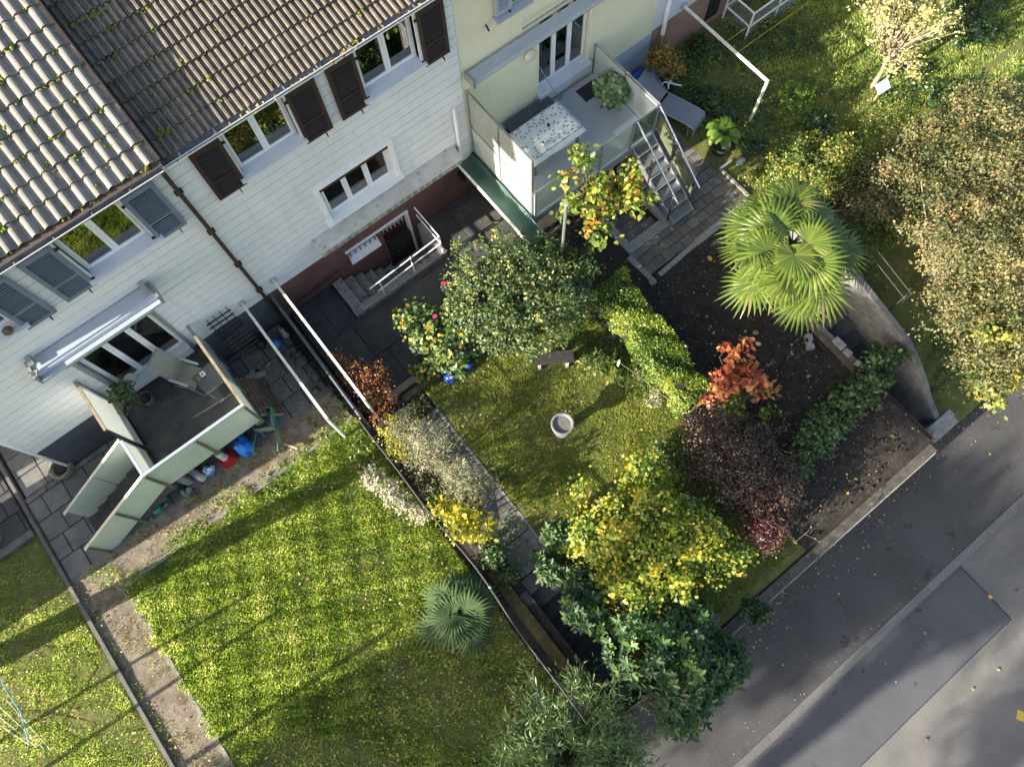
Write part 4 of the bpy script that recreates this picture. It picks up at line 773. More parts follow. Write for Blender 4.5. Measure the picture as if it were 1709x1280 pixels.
def crumple(name, c, r, mat, label, cat, seed, n=16, m=10, amp=.16):
    rs = np.random.default_rng(seed); V = []; ph = rs.uniform(0,6.28,8)
    for i in range(m):
        e = -1.3+2.75*i/(m-1)
        for j in range(n):
            a = 2*math.pi*j/n; k = 1+amp*(math.sin(3*a+ph[0]+2*e)+.7*math.sin(5*a+ph[1]-3*e)+.5*math.sin(9*a+ph[2]+5*e))+rs.normal(0,amp*.25)
            V.append((c[0]+r[0]*k*math.cos(e)*math.cos(a), c[1]+r[1]*k*math.cos(e)*math.sin(a), max(.0, c[2]+r[2]*k*math.sin(e))))
    mb = MB(); mb.v = V; mb.f = [(i*n+j, i*n+(j+1)%n, (i+1)*n+(j+1)%n, (i+1)*n+j) for i in range(m-1) for j in range(n)]+[tuple((m-1)*n+j for j in range(n))]
    return tag(mb.build(name, mat, None, smooth=True), label, cat)
crumple('plastic_bag', (-2.70,6.80,.28), (.17,.26,.30), M['blueplastic'], 'bulging bright blue plastic sack standing under the balcony edge', 'sack', 1)
crumple('tarpaulin', (10.78,8.66,.12), (.42,.22,.26), M['blueplastic'], 'crumpled bright blue tarpaulin by the pale blue plinth', 'tarpaulin', 5, 28, 12, .22)
crumple('plastic_bag', (-4.68,7.30,.42), (.20,.06,.12), M['blueplastic'], 'blue plastic scrap lying between the stair parapets', 'plastic bag', 8)
crumple('plastic_bag', (-3.63,6.88,.12), (.13,.12,.15), MAT('printed_bag', (.62,.64,.68), (.05,.25,.5), 9, .4, lo=.48, hi=.54), 'white and blue printed bag under the parapet', 'bag', 3)
crumple('plastic_bag', (-4.28,6.80,.10), (.13,.15,.12), MAT('dark_green_bag', (.06,.08,.065), (.25,.3,.27), 10, .4, lo=.5, hi=.62), 'dark green and pale plastic bundle beside the cream canister', 'bag', 4)
t = thing('plastic_tray', (-3.20,6.90,0), 'red square plastic tray with a cream cylinder standing on it', 'tray'); MB().cbox((-3.18,6.86,.06),(.34,.32,.10),R(8)).build('base', M['redplastic'], t); MB().cbox((-3.18,6.86,.12),(.24,.22,.03),R(8)).build('base_rim', M['redplastic'], t); MB().tube([(-3.20,6.90,.13),(-3.24,6.98,.42)],[.09,.075],14).build('cylinder', M['cream'], t)
t = thing('canister', (-3.9,6.95,0), 'cream cylinder lying on the ground under the parapet', 'canister'); MB().tube([(-3.98,7.15,.12),(-3.82,6.80,.10)],[.085,.095],14).build('canister_body', M['cream'], t); MB().tube([(-3.82,6.80,.10),(-3.81,6.785,.10)],.07,12).build('canister_lid', M['cream'], t)
t = thing('watering_can', (-4.95,6.85,0), 'green plastic watering can beside the sloping parapet', 'watering can'); MB().lathe((-4.98,6.86,0),[(.10,0),(.12,.05),(.11,.2),(.07,.24)],14).build('can_body', M['greenpl'], t); MB().tube([(-4.9,6.82,.08),(-4.74,6.76,.24)],.018).build('spout', M['greenpl'], t); MB().lathe((-4.73,6.75,.235),[(.01,0),(.035,.025),(.0,.03)],10).build('rose', M['palewood'], t); MB().tube([(-5.08,6.88,.2),(-5.1,6.87,.3),(-5.0,6.86,.33),(-4.96,6.86,.24)],.012).build('handle', M['greenpl'], t)
t = thing('crate', (-4.05,6.92,0), 'dark flat box lying beside the cream canister', 'box'); MB().cbox((-4.03,6.86,.06),(.28,.2,.1),R(-20)).build('box_body', M['slate'], t); MB().cbox((-4.03,6.86,.116),(.30,.22,.012),R(-20)).build('box_lid', M['greypot'], t)
t = thing('wicker_basket', (-6.16,9.05,0), 'round woven basket at the corner of the white house', 'basket'); MB().lathe((-6.22,9.0,0),[(.20,0),(.27,.10),(.25,.2),(.2,.2),(.18,.08)],20).build('basket_body', MAT('woven_cane', (.32,.29,.24), (.09,.08,.07), 26, .9, bump=.8), t); MB().lathe((-6.22,9.0,.1),[(.17,0),(.1,.05),(0,.06)],12).build('filling', M['soil'], t)
# ---- middle garden things
t = thing('bird_bath', (3.08,2.72,0), 'round pale stone bird bath standing on the middle lawn', 'bird bath')
MB().lathe((3.08,2.72,0),[(.19,0),(.18,.05),(.11,.1),(.10,.36),(.15,.42)],28).build('pedestal', M['stone'], t, smooth=True)
MB().lathe((3.08,2.72,.42),[(.14,0),(.235,.06),(.258,.10),(.258,.135),(.245,.145),(.215,.145),(.20,.12),(.17,.075),(.0,.06)],36).build('bowl', MAT('bowl_stone', (.165,.165,.17), (.11,.115,.125), 9, .6, bump=.3, spots=[(20,.66,(.16,.16,.16))]), t)
MB().lathe((3.08,2.72,.515),[(.178,0),(.0,.001)],28).build('water', MAT('still_water', (.10,.105,.105), (.15,.14,.12), 7, .06), t)
t = thing('garden_bench', (3.92,4.06,0), 'low dark backless bench in front of the round bush', 'bench')
for i in (-1,0,1): MB().cbox((3.92+i*.099*.55,4.06+i*.099*.83,.43),(.92,.092,.035),R(-33.5)).build('slat', M['darkwood'], t)
for s in (-.32,.32): MB().cbox((3.92+s*.83,4.06-s*.55,.2),(.06,.26,.4),R(-33.5)).build('leg', M['stone'], t)
t = thing('timber_step', (.84,5.78,0), 'pale timber sleeper edging the yard beside the barberry', 'timber'); MB().box(.42,1.27,5.70,5.83,-.05,.13).build('sleeper', M['palewood'], t); MB().box(.7,1.35,5.46,5.62,-.05,.04).build('lower_sleeper', M['wood'], t)
t = thing('metal_pole', (5.38,5.58,0), 'tall bare grey pole rising out of the round bush', 'pole'); MB().tube([(5.38,5.58,-.1),(5.38,5.58,3.42)],.036,12).build('pole_tube', M['steel'], t); MB().lathe((5.38,5.58,3.42),[(.042,0),(.042,.03),(0,.035)],12).build('pole_cap', M['stone'], t)
t = thing('plant_pot', (1.28,5.62,0), 'blue glazed pot with a small shrub beside the timber sleeper', 'plant pot'); MB().lathe((1.30,5.70,0),[(.07,0),(.11,.14),(.12,.18),(.10,.18),(.09,.12)],18).build('pot', M['blueglaze'], t); potplant = t
t = thing('stake', (4.9,3.0,0), 'short white stake standing in the grass by the hedge', 'stake'); MB().bar((5.02,3.05,0),(5.0,3.05,.5),.05,.03).build('stake_body', M['whiteold'], t); MB().bar((5.0,3.05,.5),(5.0,3.05,.56),.025,.015).build('stake_tip', M['whiteold'], t)
tag(MB().tube([(5.0,3.05,.45),(5.2,2.4,.30),(5.35,1.4,.38)],.004,4).build('string_line', M['palewood']), 'thin string stretched low along the hedge', 'string')
# ---- right garden
t = thing('sun_lounger', (10.55,7.5,0), 'grey mesh sun lounger with raised back on the paved terrace', 'sun lounger')
lm_ = Matrix.Translation((10.62,7.42,0)) @ Matrix.Rotation(R(17),4,'Z')
def sl_(pts, w=.29):
    b = MB(); n = len(pts); v = []
    for y, z in pts: v += [lm_ @ Vector((-w,y,z)), lm_ @ Vector((w,y,z))]
    b.add(v, [(2*i,2*i+1,2*i+3,2*i+2) for i in range(n-1)]); return b
sl_([(-.80,.16),(-.78,.27),(-.72,.33),(-.55,.36),(-.2,.36),(.30,.34)]).build('seat', M['greysling'], t, smooth=True); sl_([(.36,.36),(.7,.60),(1.02,.86)],.28).build('backrest', M['greysling'], t)
for s in (-.30,.30):
    MB().tube([lm_ @ Vector((s,y,z)) for y, z in ((-.81,.0),(-.80,.2),(-.74,.33),(-.5,.365),(.34,.345))],.013).build('side_rail', M['awning'], t); MB().tube([lm_ @ Vector((s,.34,.35)), lm_ @ Vector((s,1.03,.87))],.013).build('back_rail', M['greymetal'], t)
    MB().tube([lm_ @ Vector((s,-.62,.34)), lm_ @ Vector((s,-.66,0))],.013).build('leg', M['awning'], t); MB().tube([lm_ @ Vector((s,.4,.35)), lm_ @ Vector((s,.62,0))],.013).build('leg', M['awning'], t)
t = thing('driftwood', (10.98,8.02,.3), 'white branching driftwood lying across the black pot', 'driftwood')
c0 = Vector((10.98,7.98,.44))
b = MB()
for a, l in ((.3,.20),(1.4,.17),(2.5,.24),(3.6,.19),(5.1,.33)): b.tube([c0, c0+Vector((math.cos(a)*l*.6, math.sin(a)*l*.6,.03)), c0+Vector((math.cos(a+.25)*l, math.sin(a+.25)*l,-.02))],[.035,.022,.010],7)
tag(b.build('branch', M['white'], t), kind='stuff')
t = thing('planter_stone', (11.0,5.25,0), 'rounded white stone in the little bed beside the pavers', 'stone'); o = MB().lathe((0,0,0),[(.07,0),(.13,.05),(.12,.12),(.05,.17),(.01,.175)],16).build('stone_body', M['whitestone'], t, smooth=True, loc=(11.0,5.25,0)); o.scale = (1.1,.75,1); MB().cbox((11.03,5.17,.10),(.08,.02,.03),R(20)).build('stone_mark', M['black'], t)
b = MB(); b.box(10.44,10.50,4.40,5.45,-.1,.09); b.box(10.50,10.85,5.39,5.45,-.1,.09); tag(tag(b.build('bed_edging', M['concrete']), kind='structure'))
t = thing('garden_sign', (14.95,4.42,0), 'pale turquoise tilted board on a short post in the grass', 'sign')
MB().bar((14.93,4.42,0),(14.86,4.42,.62),.035,.03).build('post', M['palewood'], t); MB().cbox((14.80,4.40,.70),(.34,.26,.02),R(-8),R(35),R(-12)).build('board', M['mint'], t)
t = thing('wire_cage', (14.6,8.2,0), 'white framed wire mesh cage near the house wall', 'cage')
X0, X1, Y0, Y1 = 13.80, 15.9, 7.98, 8.86
for x in (X0, 14.85, X1):
    for y in (Y0, Y1): MB().bar((x,y,0),(x,y,.86),.035).build('post', M['white'], t)
for z in (.42,.86):
    for y in (Y0, Y1): MB().bar((X0,y,z),(X1,y,z),.034).build('rail', M['white'], t)
    for x in (X0, X1): MB().bar((x,Y0,z),(x,Y1,z),.034).build('rail', M['white'], t)
b = MB()
for k in range(28): u = k/27; [b.tube([(X0+u*(X1-X0),y,0),(X0+u*(X1-X0),y,.86)],.003,4) for y in (Y0,)]; b.tube([(X0,Y0+u*.88,0),(X0,Y0+u*.88,.86)],.003,4)
for k in range(14): z = .06*k; b.tube([(X0,Y0,z),(X1,Y0,z)],.003,4); b.tube([(X0,Y0,z),(X0,Y1,z)],.003,4)
tag(b.build('wire_mesh', M['steel'], t), kind='stuff')
t = thing('handrail', (10.9,.8,0), 'thin pale pipe handrail above the grey wing wall', 'handrail')
for x, z in ((10.55,1.75),(10.75,1.75)): MB().tube([(x,2.4,z),(x,.1,z-.55)],.010).build('rail', M['fencegrey'], t)
MB().tube([(10.45,.1,1.20),(10.85,.1,1.20)],.011).build('cross_rail', M['fencegrey'], t)
for y in (.15,1.9): MB().tube([(10.65,y,.2),(10.65,y,1.2+(y-.1)*.24)],.016).build('post', M['fencegrey'], t)
t = thing('timber_plank', (9.2,1.0,0), 'dark weathered plank lying along the top of the right hand steps', 'plank'); MB().bar((9.14,2.3,.05),(9.16,-.35,.05),.12,.06).build('plank_body', M['wood'], t); MB().bar((9.05,2.1,.03),(9.02,.1,.03),.05,.05).build('batten', M['darkwood'], t)
# hoses and canes at the left edge
tag(MB().tube([(-9.15,5.95,.3),(-9.05,5.4,.5),(-9.0,4.9,.5),(-9.3,4.35,.2)],.012,6).build('hose', MAT('pale_blue_hose', (.16,.36,.55), (.12,.28,.45), 20, .4)), 'pale blue hose arching over the far left lawn', 'hose')
tag(MB().tube([(-8.9,8.35,.02),(-8.4,8.3,.03),(-8.12,8.4,.02),(-8.0,8.55,.02)],.012,6).build('hose', MAT('green_hose', (.06,.26,.15), (.04,.2,.1), 20, .4)), 'thin green hose on the dark ground by the left edge', 'hose')
b = MB(); [b.tube([(-10.0+i*.2,5.7-i*.1,.02),(-9.25+i*.1,4.3-i*.12,.3)],.005,4) for i in range(4)]; tag(tag(b.build('wire_netting', M['whiteold']), 'loose pale wire netting in the far left corner', 'netting'))
# ================================================================ VEGETATION
G1 = [(0,(.035,.065,.015)),(.5,(.07,.12,.025)),(1,(.14,.19,.04))]
LM = {
 'euon': LEAFMAT('variegated_leaves', [(0,(.028,.055,.018)),(.58,(.07,.115,.03)),(.82,(.16,.19,.05)),(1,(.36,.33,.11))], .5, .25),
 'rose': LEAFMAT('rose_leaves', [(0,(.035,.07,.025)),(.6,(.09,.16,.05)),(.85,(.20,.24,.05)),(1,(.42,.33,.04))], .4, .3),
 'cherry': LEAFMAT('autumn_cherry_leaves', [(0,(.06,.11,.02)),(.45,(.17,.24,.035)),(.86,(.36,.36,.05)),(.98,(.42,.28,.05)),(1,(.40,.18,.05))], .4, .4),
 'hedge': LEAFMAT('hedge_leaves', [(0,(.035,.07,.012)),(.5,(.10,.17,.02)),(.85,(.22,.29,.035)),(1,(.35,.33,.06))], .4, .3),
 'red': LEAFMAT('red_orange_leaves', [(0,(.18,.05,.03)),(.4,(.40,.10,.055)),(.75,(.50,.20,.07)),(1,(.48,.32,.10))], .45, .35),
 'purple': LEAFMAT('dark_purple_leaves', [(0,(.026,.015,.013)),(.6,(.068,.040,.031)),(.88,(.13,.085,.055)),(1,(.22,.16,.08))], .35, .25),
 'crimson': LEAFMAT('crimson_leaves', [(0,(.07,.025,.026)),(.6,(.16,.058,.058)),(1,(.32,.15,.13))], .4, .35),
 'yellow': LEAFMAT('yellow_autumn_leaves', [(0,(.05,.10,.016)),(.48,(.13,.20,.024)),(.8,(.33,.36,.035)),(1,(.56,.44,.05))], .45, .4),
 'laurel': LEAFMAT('glossy_laurel_leaves', [(0,(.012,.034,.010)),(.55,(.032,.082,.018)),(.88,(.085,.165,.028)),(1,(.14,.21,.04))], .55, .2),
 'bamboo': LEAFMAT('bamboo_leaves', [(0,(.045,.095,.025)),(.6,(.095,.165,.04)),(1,(.20,.26,.08))], .4, .35),
 'palm': LEAFMAT('palm_leaves', [(0,(.045,.085,.016)),(.5,(.12,.175,.028)),(.93,(.28,.31,.06)),(.96,(.26,.23,.09)),(1,(.20,.17,.08))], .36, .38),
 'palmd': LEAFMAT('dark_palm_leaves', [(0,(.028,.058,.018)),(.6,(.055,.10,.028)),(1,(.11,.15,.04))], .85, .25),
 'silver': LEAFMAT('silver_leaves', [(0,(.09,.11,.055)),(.5,(.19,.205,.11)),(1,(.44,.41,.26))], .6, .25),
 'whitefl': LEAFMAT('white_flower_clusters', [(0,(.08,.11,.04)),(.35,(.20,.22,.11)),(.65,(.46,.42,.36)),(1,(.70,.62,.58))], .7, .3),
 'barb': LEAFMAT('barberry_leaves', [(0,(.07,.03,.025)),(.5,(.19,.065,.045)),(.8,(.38,.15,.05)),(1,(.50,.36,.06))], .45, .35),
 'sap': LEAFMAT('yellow_green_leaves', [(0,(.12,.17,.02)),(.5,(.32,.32,.03)),(1,(.58,.45,.05))], .45, .45),
 'autumn': LEAFMAT('faded_autumn_leaves', [(0,(.045,.062,.022)),(.45,(.105,.115,.04)),(.85,(.20,.18,.07)),(.98,(.23,.20,.10)),(1,(.32,.20,.09))], .6, .3),
 'mid': LEAFMAT('mid_green_leaves', [(0,(.035,.065,.015)),(.5,(.09,.14,.03)),(.85,(.22,.25,.05)),(1,(.38,.34,.06))], .45, .35),
 'dark': LEAFMAT('dark_green_leaves', [(0,(.018,.045,.012)),(.6,(.04,.085,.022)),(1,(.09,.14,.035))], .4, .25),
 'bright': LEAFMAT('bright_green_leaves', [(0,(.05,.11,.015)),(.5,(.12,.21,.03)),(1,(.26,.33,.05))], .45, .4),
 'apple': LEAFMAT('pale_yellow_apple_leaves', [(0,(.22,.22,.08)),(.5,(.42,.40,.17)),(1,(.60,.56,.28))], .5, .4),
 'acer': LEAFMAT('olive_maple_leaves', [(0,(.12,.10,.025)),(.5,(.24,.20,.04)),(.85,(.38,.28,.05)),(1,(.42,.18,.05))], .45, .35),
 'kale': LEAFMAT('frosty_green_leaves', [(0,(.08,.15,.06)),(.6,(.21,.31,.14)),(1,(.46,.54,.30))], .5, .3),
 'grass': LEAFMAT('grass_blades', [(0,(.05,.11,.016)),(.26,(.18,.30,.04)),(.55,(.42,.52,.11)),(.86,(.60,.62,.23)),(1,(.68,.60,.38))], .5, .5),
 'grassdry': LEAFMAT('thin_lawn_blades', [(0,(.06,.11,.016)),(.3,(.19,.26,.035)),(.64,(.39,.44,.085)),(1,(.60,.53,.26))], .55, .45),
 'litter': LEAFMAT('fallen_leaves', [(0,(.10,.055,.025)),(.35,(.24,.14,.06)),(.65,(.38,.26,.12)),(.85,(.5,.38,.16)),(1,(.52,.30,.04))], .7, .1),
}
def fols(rs, blobs, n, mat, parent, size, tpl=LEAF, fill=.55, up=.5, droop=.15, name='foliage', clump=.22, nclump=None, rndshift=0):
    """leaves gathered in uneven clumps through the volume of ellipsoids (cx,cy,cz,rx,ry,rz,rot)"""
    vol = np.array([b[3]*b[4]*b[5] for b in blobs])**.67; nc = nclump or max(10, n//28); idx = rs.choice(len(blobs), nc, p=vol/vol.sum()); B = np.array(blobs, dtype=float)[idx]
    d = unit(rs.normal(size=(nc,3))); d[:,2] = np.where(d[:,2] < -.35, -d[:,2], d[:,2]); r = fill+(1-fill)*rs.random(nc)**.6; r *= 1+.16*rs.normal(size=nc)
    loc = d*r[:,None]*B[:,3:6]; c, s = np.cos(B[:,6]), np.sin(B[:,6]); C = np.stack([loc[:,0]*c-loc[:,1]*s, loc[:,0]*s+loc[:,1]*c, loc[:,2]],-1)+B[:,:3]
    ctint = rs.normal(0,.2,nc)
    k = rs.integers(0, nc, n); cs = clump*(.6+.8*rs.random(nc)); off = rs.normal(size=(n,3))*cs[k][:,None]*[.55,.55,.42]
    P = C[k]+off; P[:,2] = np.maximum(P[:,2], .02 if blobs[0][2] > -.3 else -5)
    Nn = unit(d[k]*.55+np.array([0,0,up])+unit(off)*.45+rs.normal(size=(n,3))*.42); T = unit(d[k]*.7+off*2.2+rs.normal(size=(n,3))*.6+np.array([0,0,-droop]))
    T = unit(T-Nn*np.sum(T*Nn,-1,keepdims=True)*.8)
    V, F = scatter(tpl, P, T, Nn, size*(.6+.7*rs.random(n)))
    q = len(tpl[1]); rn = np.clip(rs.beta(1.6,1.6,n)+ctint[k]+rndshift, 0, 1)
    npmesh(name, V, F, mat, parent, np.repeat(rn, q)); return C
def stems(rs, base, tips, mat, parent, r=.02, n=12, name='branches', spread=.08):
    b = MB(); base = Vector(base)
    for k in rs.choice(len(tips), min(n, len(tips)), replace=False):
        t = Vector(tips[k]); s = base+Vector((rs.normal(0,spread), rs.normal(0,spread), 0)); m1 = s.lerp(t,.35)+Vector((rs.normal(0,.06),rs.normal(0,.06),.10)); m2 = s.lerp(t,.7)+Vector((rs.normal(0,.06),rs.normal(0,.06),.08))
        b.tube([s,m1,m2,t],[r,r*.75,r*.5,r*.25],5,False)
    o = b.build(name, mat, parent); o['kind'] = 'stuff'; return o
SEED = [100]
def shrub(name, base, label, cat, blobs, n, mat, size, tpl=LEAF, group=None, bark='bark', nb=14, br=.018, **kw):
    SEED[0] += 1; rs = np.random.default_rng(SEED[0]); t = thing(name, base, label, cat, group)
    C = fols(rs, [b if len(b) == 7 else b+(0,) for b in blobs], n, LM[mat] if isinstance(mat, str) else mat, t, size, tpl, **kw)
    if nb: stems(rs, base, C, M[bark], t, br, nb)
    return t, C, rs
A34 = R(-34)
# --- round variegated bush, rose, cherry, hedge
shrub('variegated_bush', (4.15,5.6,0), 'big round variegated bush with pale yellow leaf tips in the middle of the garden', 'bush', [(4.15,5.55,.95,1.62,1.28,1.05,A34),(3.5,5.75,.75,.8,.8,.8,0),(4.95,5.2,.8,.75,.75,.8,0)], 24000, 'euon', .068, LEAF, fill=.80, clump=.12, nclump=760, up=.6, rndshift=-.13)
t, C, rs = shrub('rose_bush', (2.4,5.8,0), 'loose rose bush with a few magenta blooms beside the round bush', 'bush', [(2.45,5.75,.75,.75,.62,.65,0),(1.95,6.35,.85,.42,.5,.45,0),(2.0,5.45,.45,.4,.4,.4,0),(1.55,5.65,.3,.25,.25,.25,0)], 4200, 'rose', .085, ROUND, fill=.45, clump=.16, nclump=110)
for i, p in enumerate([(1.74,6.72,.92),(2.96,6.80,1.1),(2.3,6.2,1.3)]):
    b = MB(); [b.cbox(Vector(p)+Vector((.025*math.cos(a),.025*math.sin(a),.01*math.cos(a*2))),(.045,.03,.03),a,.5) for a in np.linspace(0,5.6,7)]; tag(b.build('rose_bloom', M['petalpink'], t), kind='stuff')
t = thing('cherry_tree', (6.28,5.72,0), 'small cherry tree in yellow and orange leaf beside the balcony', 'tree')
MB().tube([(6.28,5.75,-.1),(6.3,5.72,.9),(6.36,5.66,1.7)],[.055,.045,.036],10).build('trunk', M['bark'], t)
rs = np.random.default_rng(51); bl = [(6.45,5.75,2.35,.55,.5,.5,0),(6.95,5.35,2.3,.4,.35,.4,0),(6.55,6.45,2.7,.18,.28,.35,0),(5.98,6.25,2.85,.22,.25,.35,0),(6.15,5.35,2.05,.4,.35,.35,0),(5.85,5.8,2.4,.25,.25,.3,0),(7.2,5.6,2.55,.2,.2,.3,0)]
C = fols(rs, bl, 1500, LM['cherry'], t, .125, LEAF, fill=.25, clump=.17, nclump=70, up=.35, droop=.5); stems(rs, (6.36,5.66,1.65), C, M['bark'], t, .022, 34, spread=.02)
rs = np.random.default_rng(52); t = thing('clipped_hedge', (5.75,2.9,0), 'clipped green hedge between the lawn and the dark soil', 'hedge')
n = 26000; u = rs.random(n); v = rs.random(n); face = rs.choice(4, n, p=[.46,.28,.16,.10])
Y = 1.25+u*3.35; xc = 5.62+.11*(Y-1.2); hw = .36+.04*np.sin(Y*3.1); hh = 1.02+.06*np.sin(Y*2.3+1)+.04*np.sin(Y*5.7)
X = np.where(face == 0, xc+(v*2-1)*hw, np.where(face == 1, xc-hw, np.where(face == 2, xc+hw, xc+(v*2-1)*hw))); Z = np.where(face == 0, hh, v*hh); Z = np.where(face == 3, v*hh, Z); Y = np.where(face == 3, np.where(u > .5, 4.6, 1.22), Y)
lump = .05*np.sin(X*9+Y*7)+.04*np.sin(Y*15+Z*11); Nn = np.stack([np.where(face == 1, -1, np.where(face == 2, 1, 0)), np.zeros(n), np.where(face == 0, 1, .4)],-1)
P = np.stack([X,Y,Z],-1)+unit(Nn)*(lump[:,None]+rs.normal(0,.022,(n,1))); Nn = unit(Nn+rs.normal(0,.55,(n,3))); T = unit(rs.normal(size=(n,3))+[0,0,.3])
V, F = scatter(ROUND, P, T, Nn, .036*(.6+.8*rs.random(n))); npmesh('foliage', V, F, LM['hedge'], t, np.repeat(np.clip(rs.beta(1.6,1.8,n)+.25*np.sin(X*4+Y*3),0,1),2))
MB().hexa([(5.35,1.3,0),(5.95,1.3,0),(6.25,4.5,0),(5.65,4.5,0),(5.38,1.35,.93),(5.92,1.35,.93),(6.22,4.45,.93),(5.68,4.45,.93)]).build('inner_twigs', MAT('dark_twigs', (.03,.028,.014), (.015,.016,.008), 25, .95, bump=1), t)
# --- red shrub, purple and yellow bushes, laurel
shrub('red_shrub', (6.55,1.05,0), 'orange red autumn shrub at the end of the hedge', 'shrub', [(6.3,1.15,1.0,.36,.36,.35,0),(6.95,1.45,1.45,.14,.14,.2,0),(6.55,1.55,1.4,.2,.2,.25,0),(6.75,.9,1.1,.3,.3,.3,0),(6.95,.45,.7,.25,.22,.2,0),(6.0,1.2,.8,.2,.25,.25,0)], 1150, 'red', .125, LEAF, fill=.3, clump=.12, nclump=46, droop=.5, br=.014)
shrub('yellow_green_shrub', (6.15,.72,0), 'thin yellow green shrub under the orange red shrub', 'shrub', [(6.2,.7,.45,.4,.32,.3,0),(6.7,.15,.3,.2,.2,.15,0)], 420, 'cherry', .10, LEAF, fill=.2, clump=.15, nclump=30)
t, C, rs = shrub('purple_barberry', (5.2,-.5,0), 'large dark purple barberry beside the yellow bush', 'shrub', [(5.2,-.25,.75,.95,1.1,.75,.3),(5.35,.6,.8,.5,.5,.6,0),(5.65,-1.2,.55,.6,.6,.55,0),(5.0,-1.4,.55,.55,.6,.5,0)], 15000, 'purple', .046, LEAF, fill=.4, clump=.17, nclump=420, br=.012, nb=60)
sp = MB(); PP, TT = [], []
for k in range(120):
    b0 = Vector((5.2+rs.normal(0,.35), -.5+rs.normal(0,.6), .6)); aa = rs.uniform(-2.2,1.5); l = rs.uniform(.6,1.15); e = b0+Vector((math.cos(aa)*l, math.sin(aa)*l, rs.uniform(.05,.35))); m_ = b0.lerp(e,.5)+Vector((0,0,.22)); sp.tube([b0,m_,e],[.006,.005,.003],4,False)
    for q in range(26): u = rs.random(); PP.append(tuple(m_.lerp(e,u)+Vector(rs.normal(0,.025,3)))); TT.append(rs.normal(size=3))
tag(sp.build('arching_shoots', M['bark'], t), kind='stuff'); PP, TT = np.array(PP), np.array(TT); V, F = scatter(LEAF, PP, TT, unit(rs.normal(size=PP.shape)*.6+[0,0,1]), .042*(.6+.8*rs.random(len(PP)))); npmesh('shoot_leaves', V, F, LM['purple'], t, np.repeat(np.clip(rs.beta(1.6,1.3,len(PP)),0,1),2))
fols(rs, [(4.75,-1.65,.75,.36,.34,.35,0),(4.95,-1.0,.95,.3,.3,.25,0)], 1300, LM['crimson'], t, .055, LEAF, fill=.4, clump=.14, name='crimson_foliage')
shrub('yellow_bush', (2.9,-.1,0), 'large yellow autumn bush between the lawn and the street', 'bush', [(2.9,-.05,1.0,1.35,1.0,.75,A34),(3.65,.75,.85,.55,.55,.5,0),(3.6,-1.15,.75,.62,.5,.6,0),(2.1,.35,.9,.55,.5,.55,0),(2.45,-1.1,.85,.7,.55,.5,0),(4.05,-1.6,.7,.3,.26,.3,0),(1.95,-.55,.75,.55,.5,.45,0),(3.3,-.6,1.05,.8,.7,.6,0)], 19000, 'yellow', .068, ROUND, fill=.42, clump=.19, nclump=300, nb=60, br=.014, rndshift=.0)
rs = np.random.default_rng(61); t = thing('laurel_bush', (1.7,-2.0,-.2), 'glossy dark green laurel hanging over the steps and pavement', 'bush')
bl = [(1.55,-1.75,.75,.95,.85,.65,0),(1.75,-2.7,.65,.95,.75,.7,0),(1.25,-3.2,.4,.55,.5,.5,0),(2.45,-2.9,.45,.55,.6,.6,0),(.95,-.6,.65,.42,.6,.4,0),(.95,.5,.6,.3,.4,.3,0),(1.5,1.0,.5,.3,.25,.3,0),(2.35,-2.0,.7,.6,.5,.5,0),(1.25,.05,.5,.35,.5,.35,0)]
# whorls: 7-9 leaves round each shoot tip
vol = np.array([b[3]*b[4]*b[5] for b in bl])**.67; m = 980; k = rs.choice(len(bl), m, p=vol/vol.sum()); B = np.array(bl)[k]; d = unit(rs.normal(size=(m,3))); d[:,2] = np.where(d[:,2] < -.3, -d[:,2], d[:,2]); tip = B[:,:3]+d*B[:,3:6]*(.62+.4*rs.random((m,1)))
q = 8; ax = unit(d+[0,0,.7]); P = np.repeat(tip, q, 0); AX = np.repeat(ax, q, 0); ph = np.tile(np.arange(q)*2.4, m)+np.repeat(rs.uniform(0,6.28,m), q)
u1 = unit(np.cross(AX, [[.3,.2,.1]])); u2 = np.cross(AX, u1); T = unit((u1*np.cos(ph)[:,None]+u2*np.sin(ph)[:,None])+AX*(.15+.5*rs.random((m*q,1)))); Nn = unit(AX-T*np.sum(AX*T,-1,keepdims=True)); P = P-AX*np.tile(np.arange(q)*.012, m)[:,None]
V, F = scatter((LEAF[0]*[.62,1,1.4], LEAF[1]), P, T, Nn, .165*(.7+.5*rs.random(m*q))); npmesh('foliage', V, F, LM['laurel'], t, np.repeat(np.clip(np.repeat(rs.beta(1.3,1.8,m),q)+rs.normal(0,.12,m*q),0,1),2))
stems(rs, (1.7,-2.0,-.1), tip, M['bark'], t, .03, 60, spread=.2)
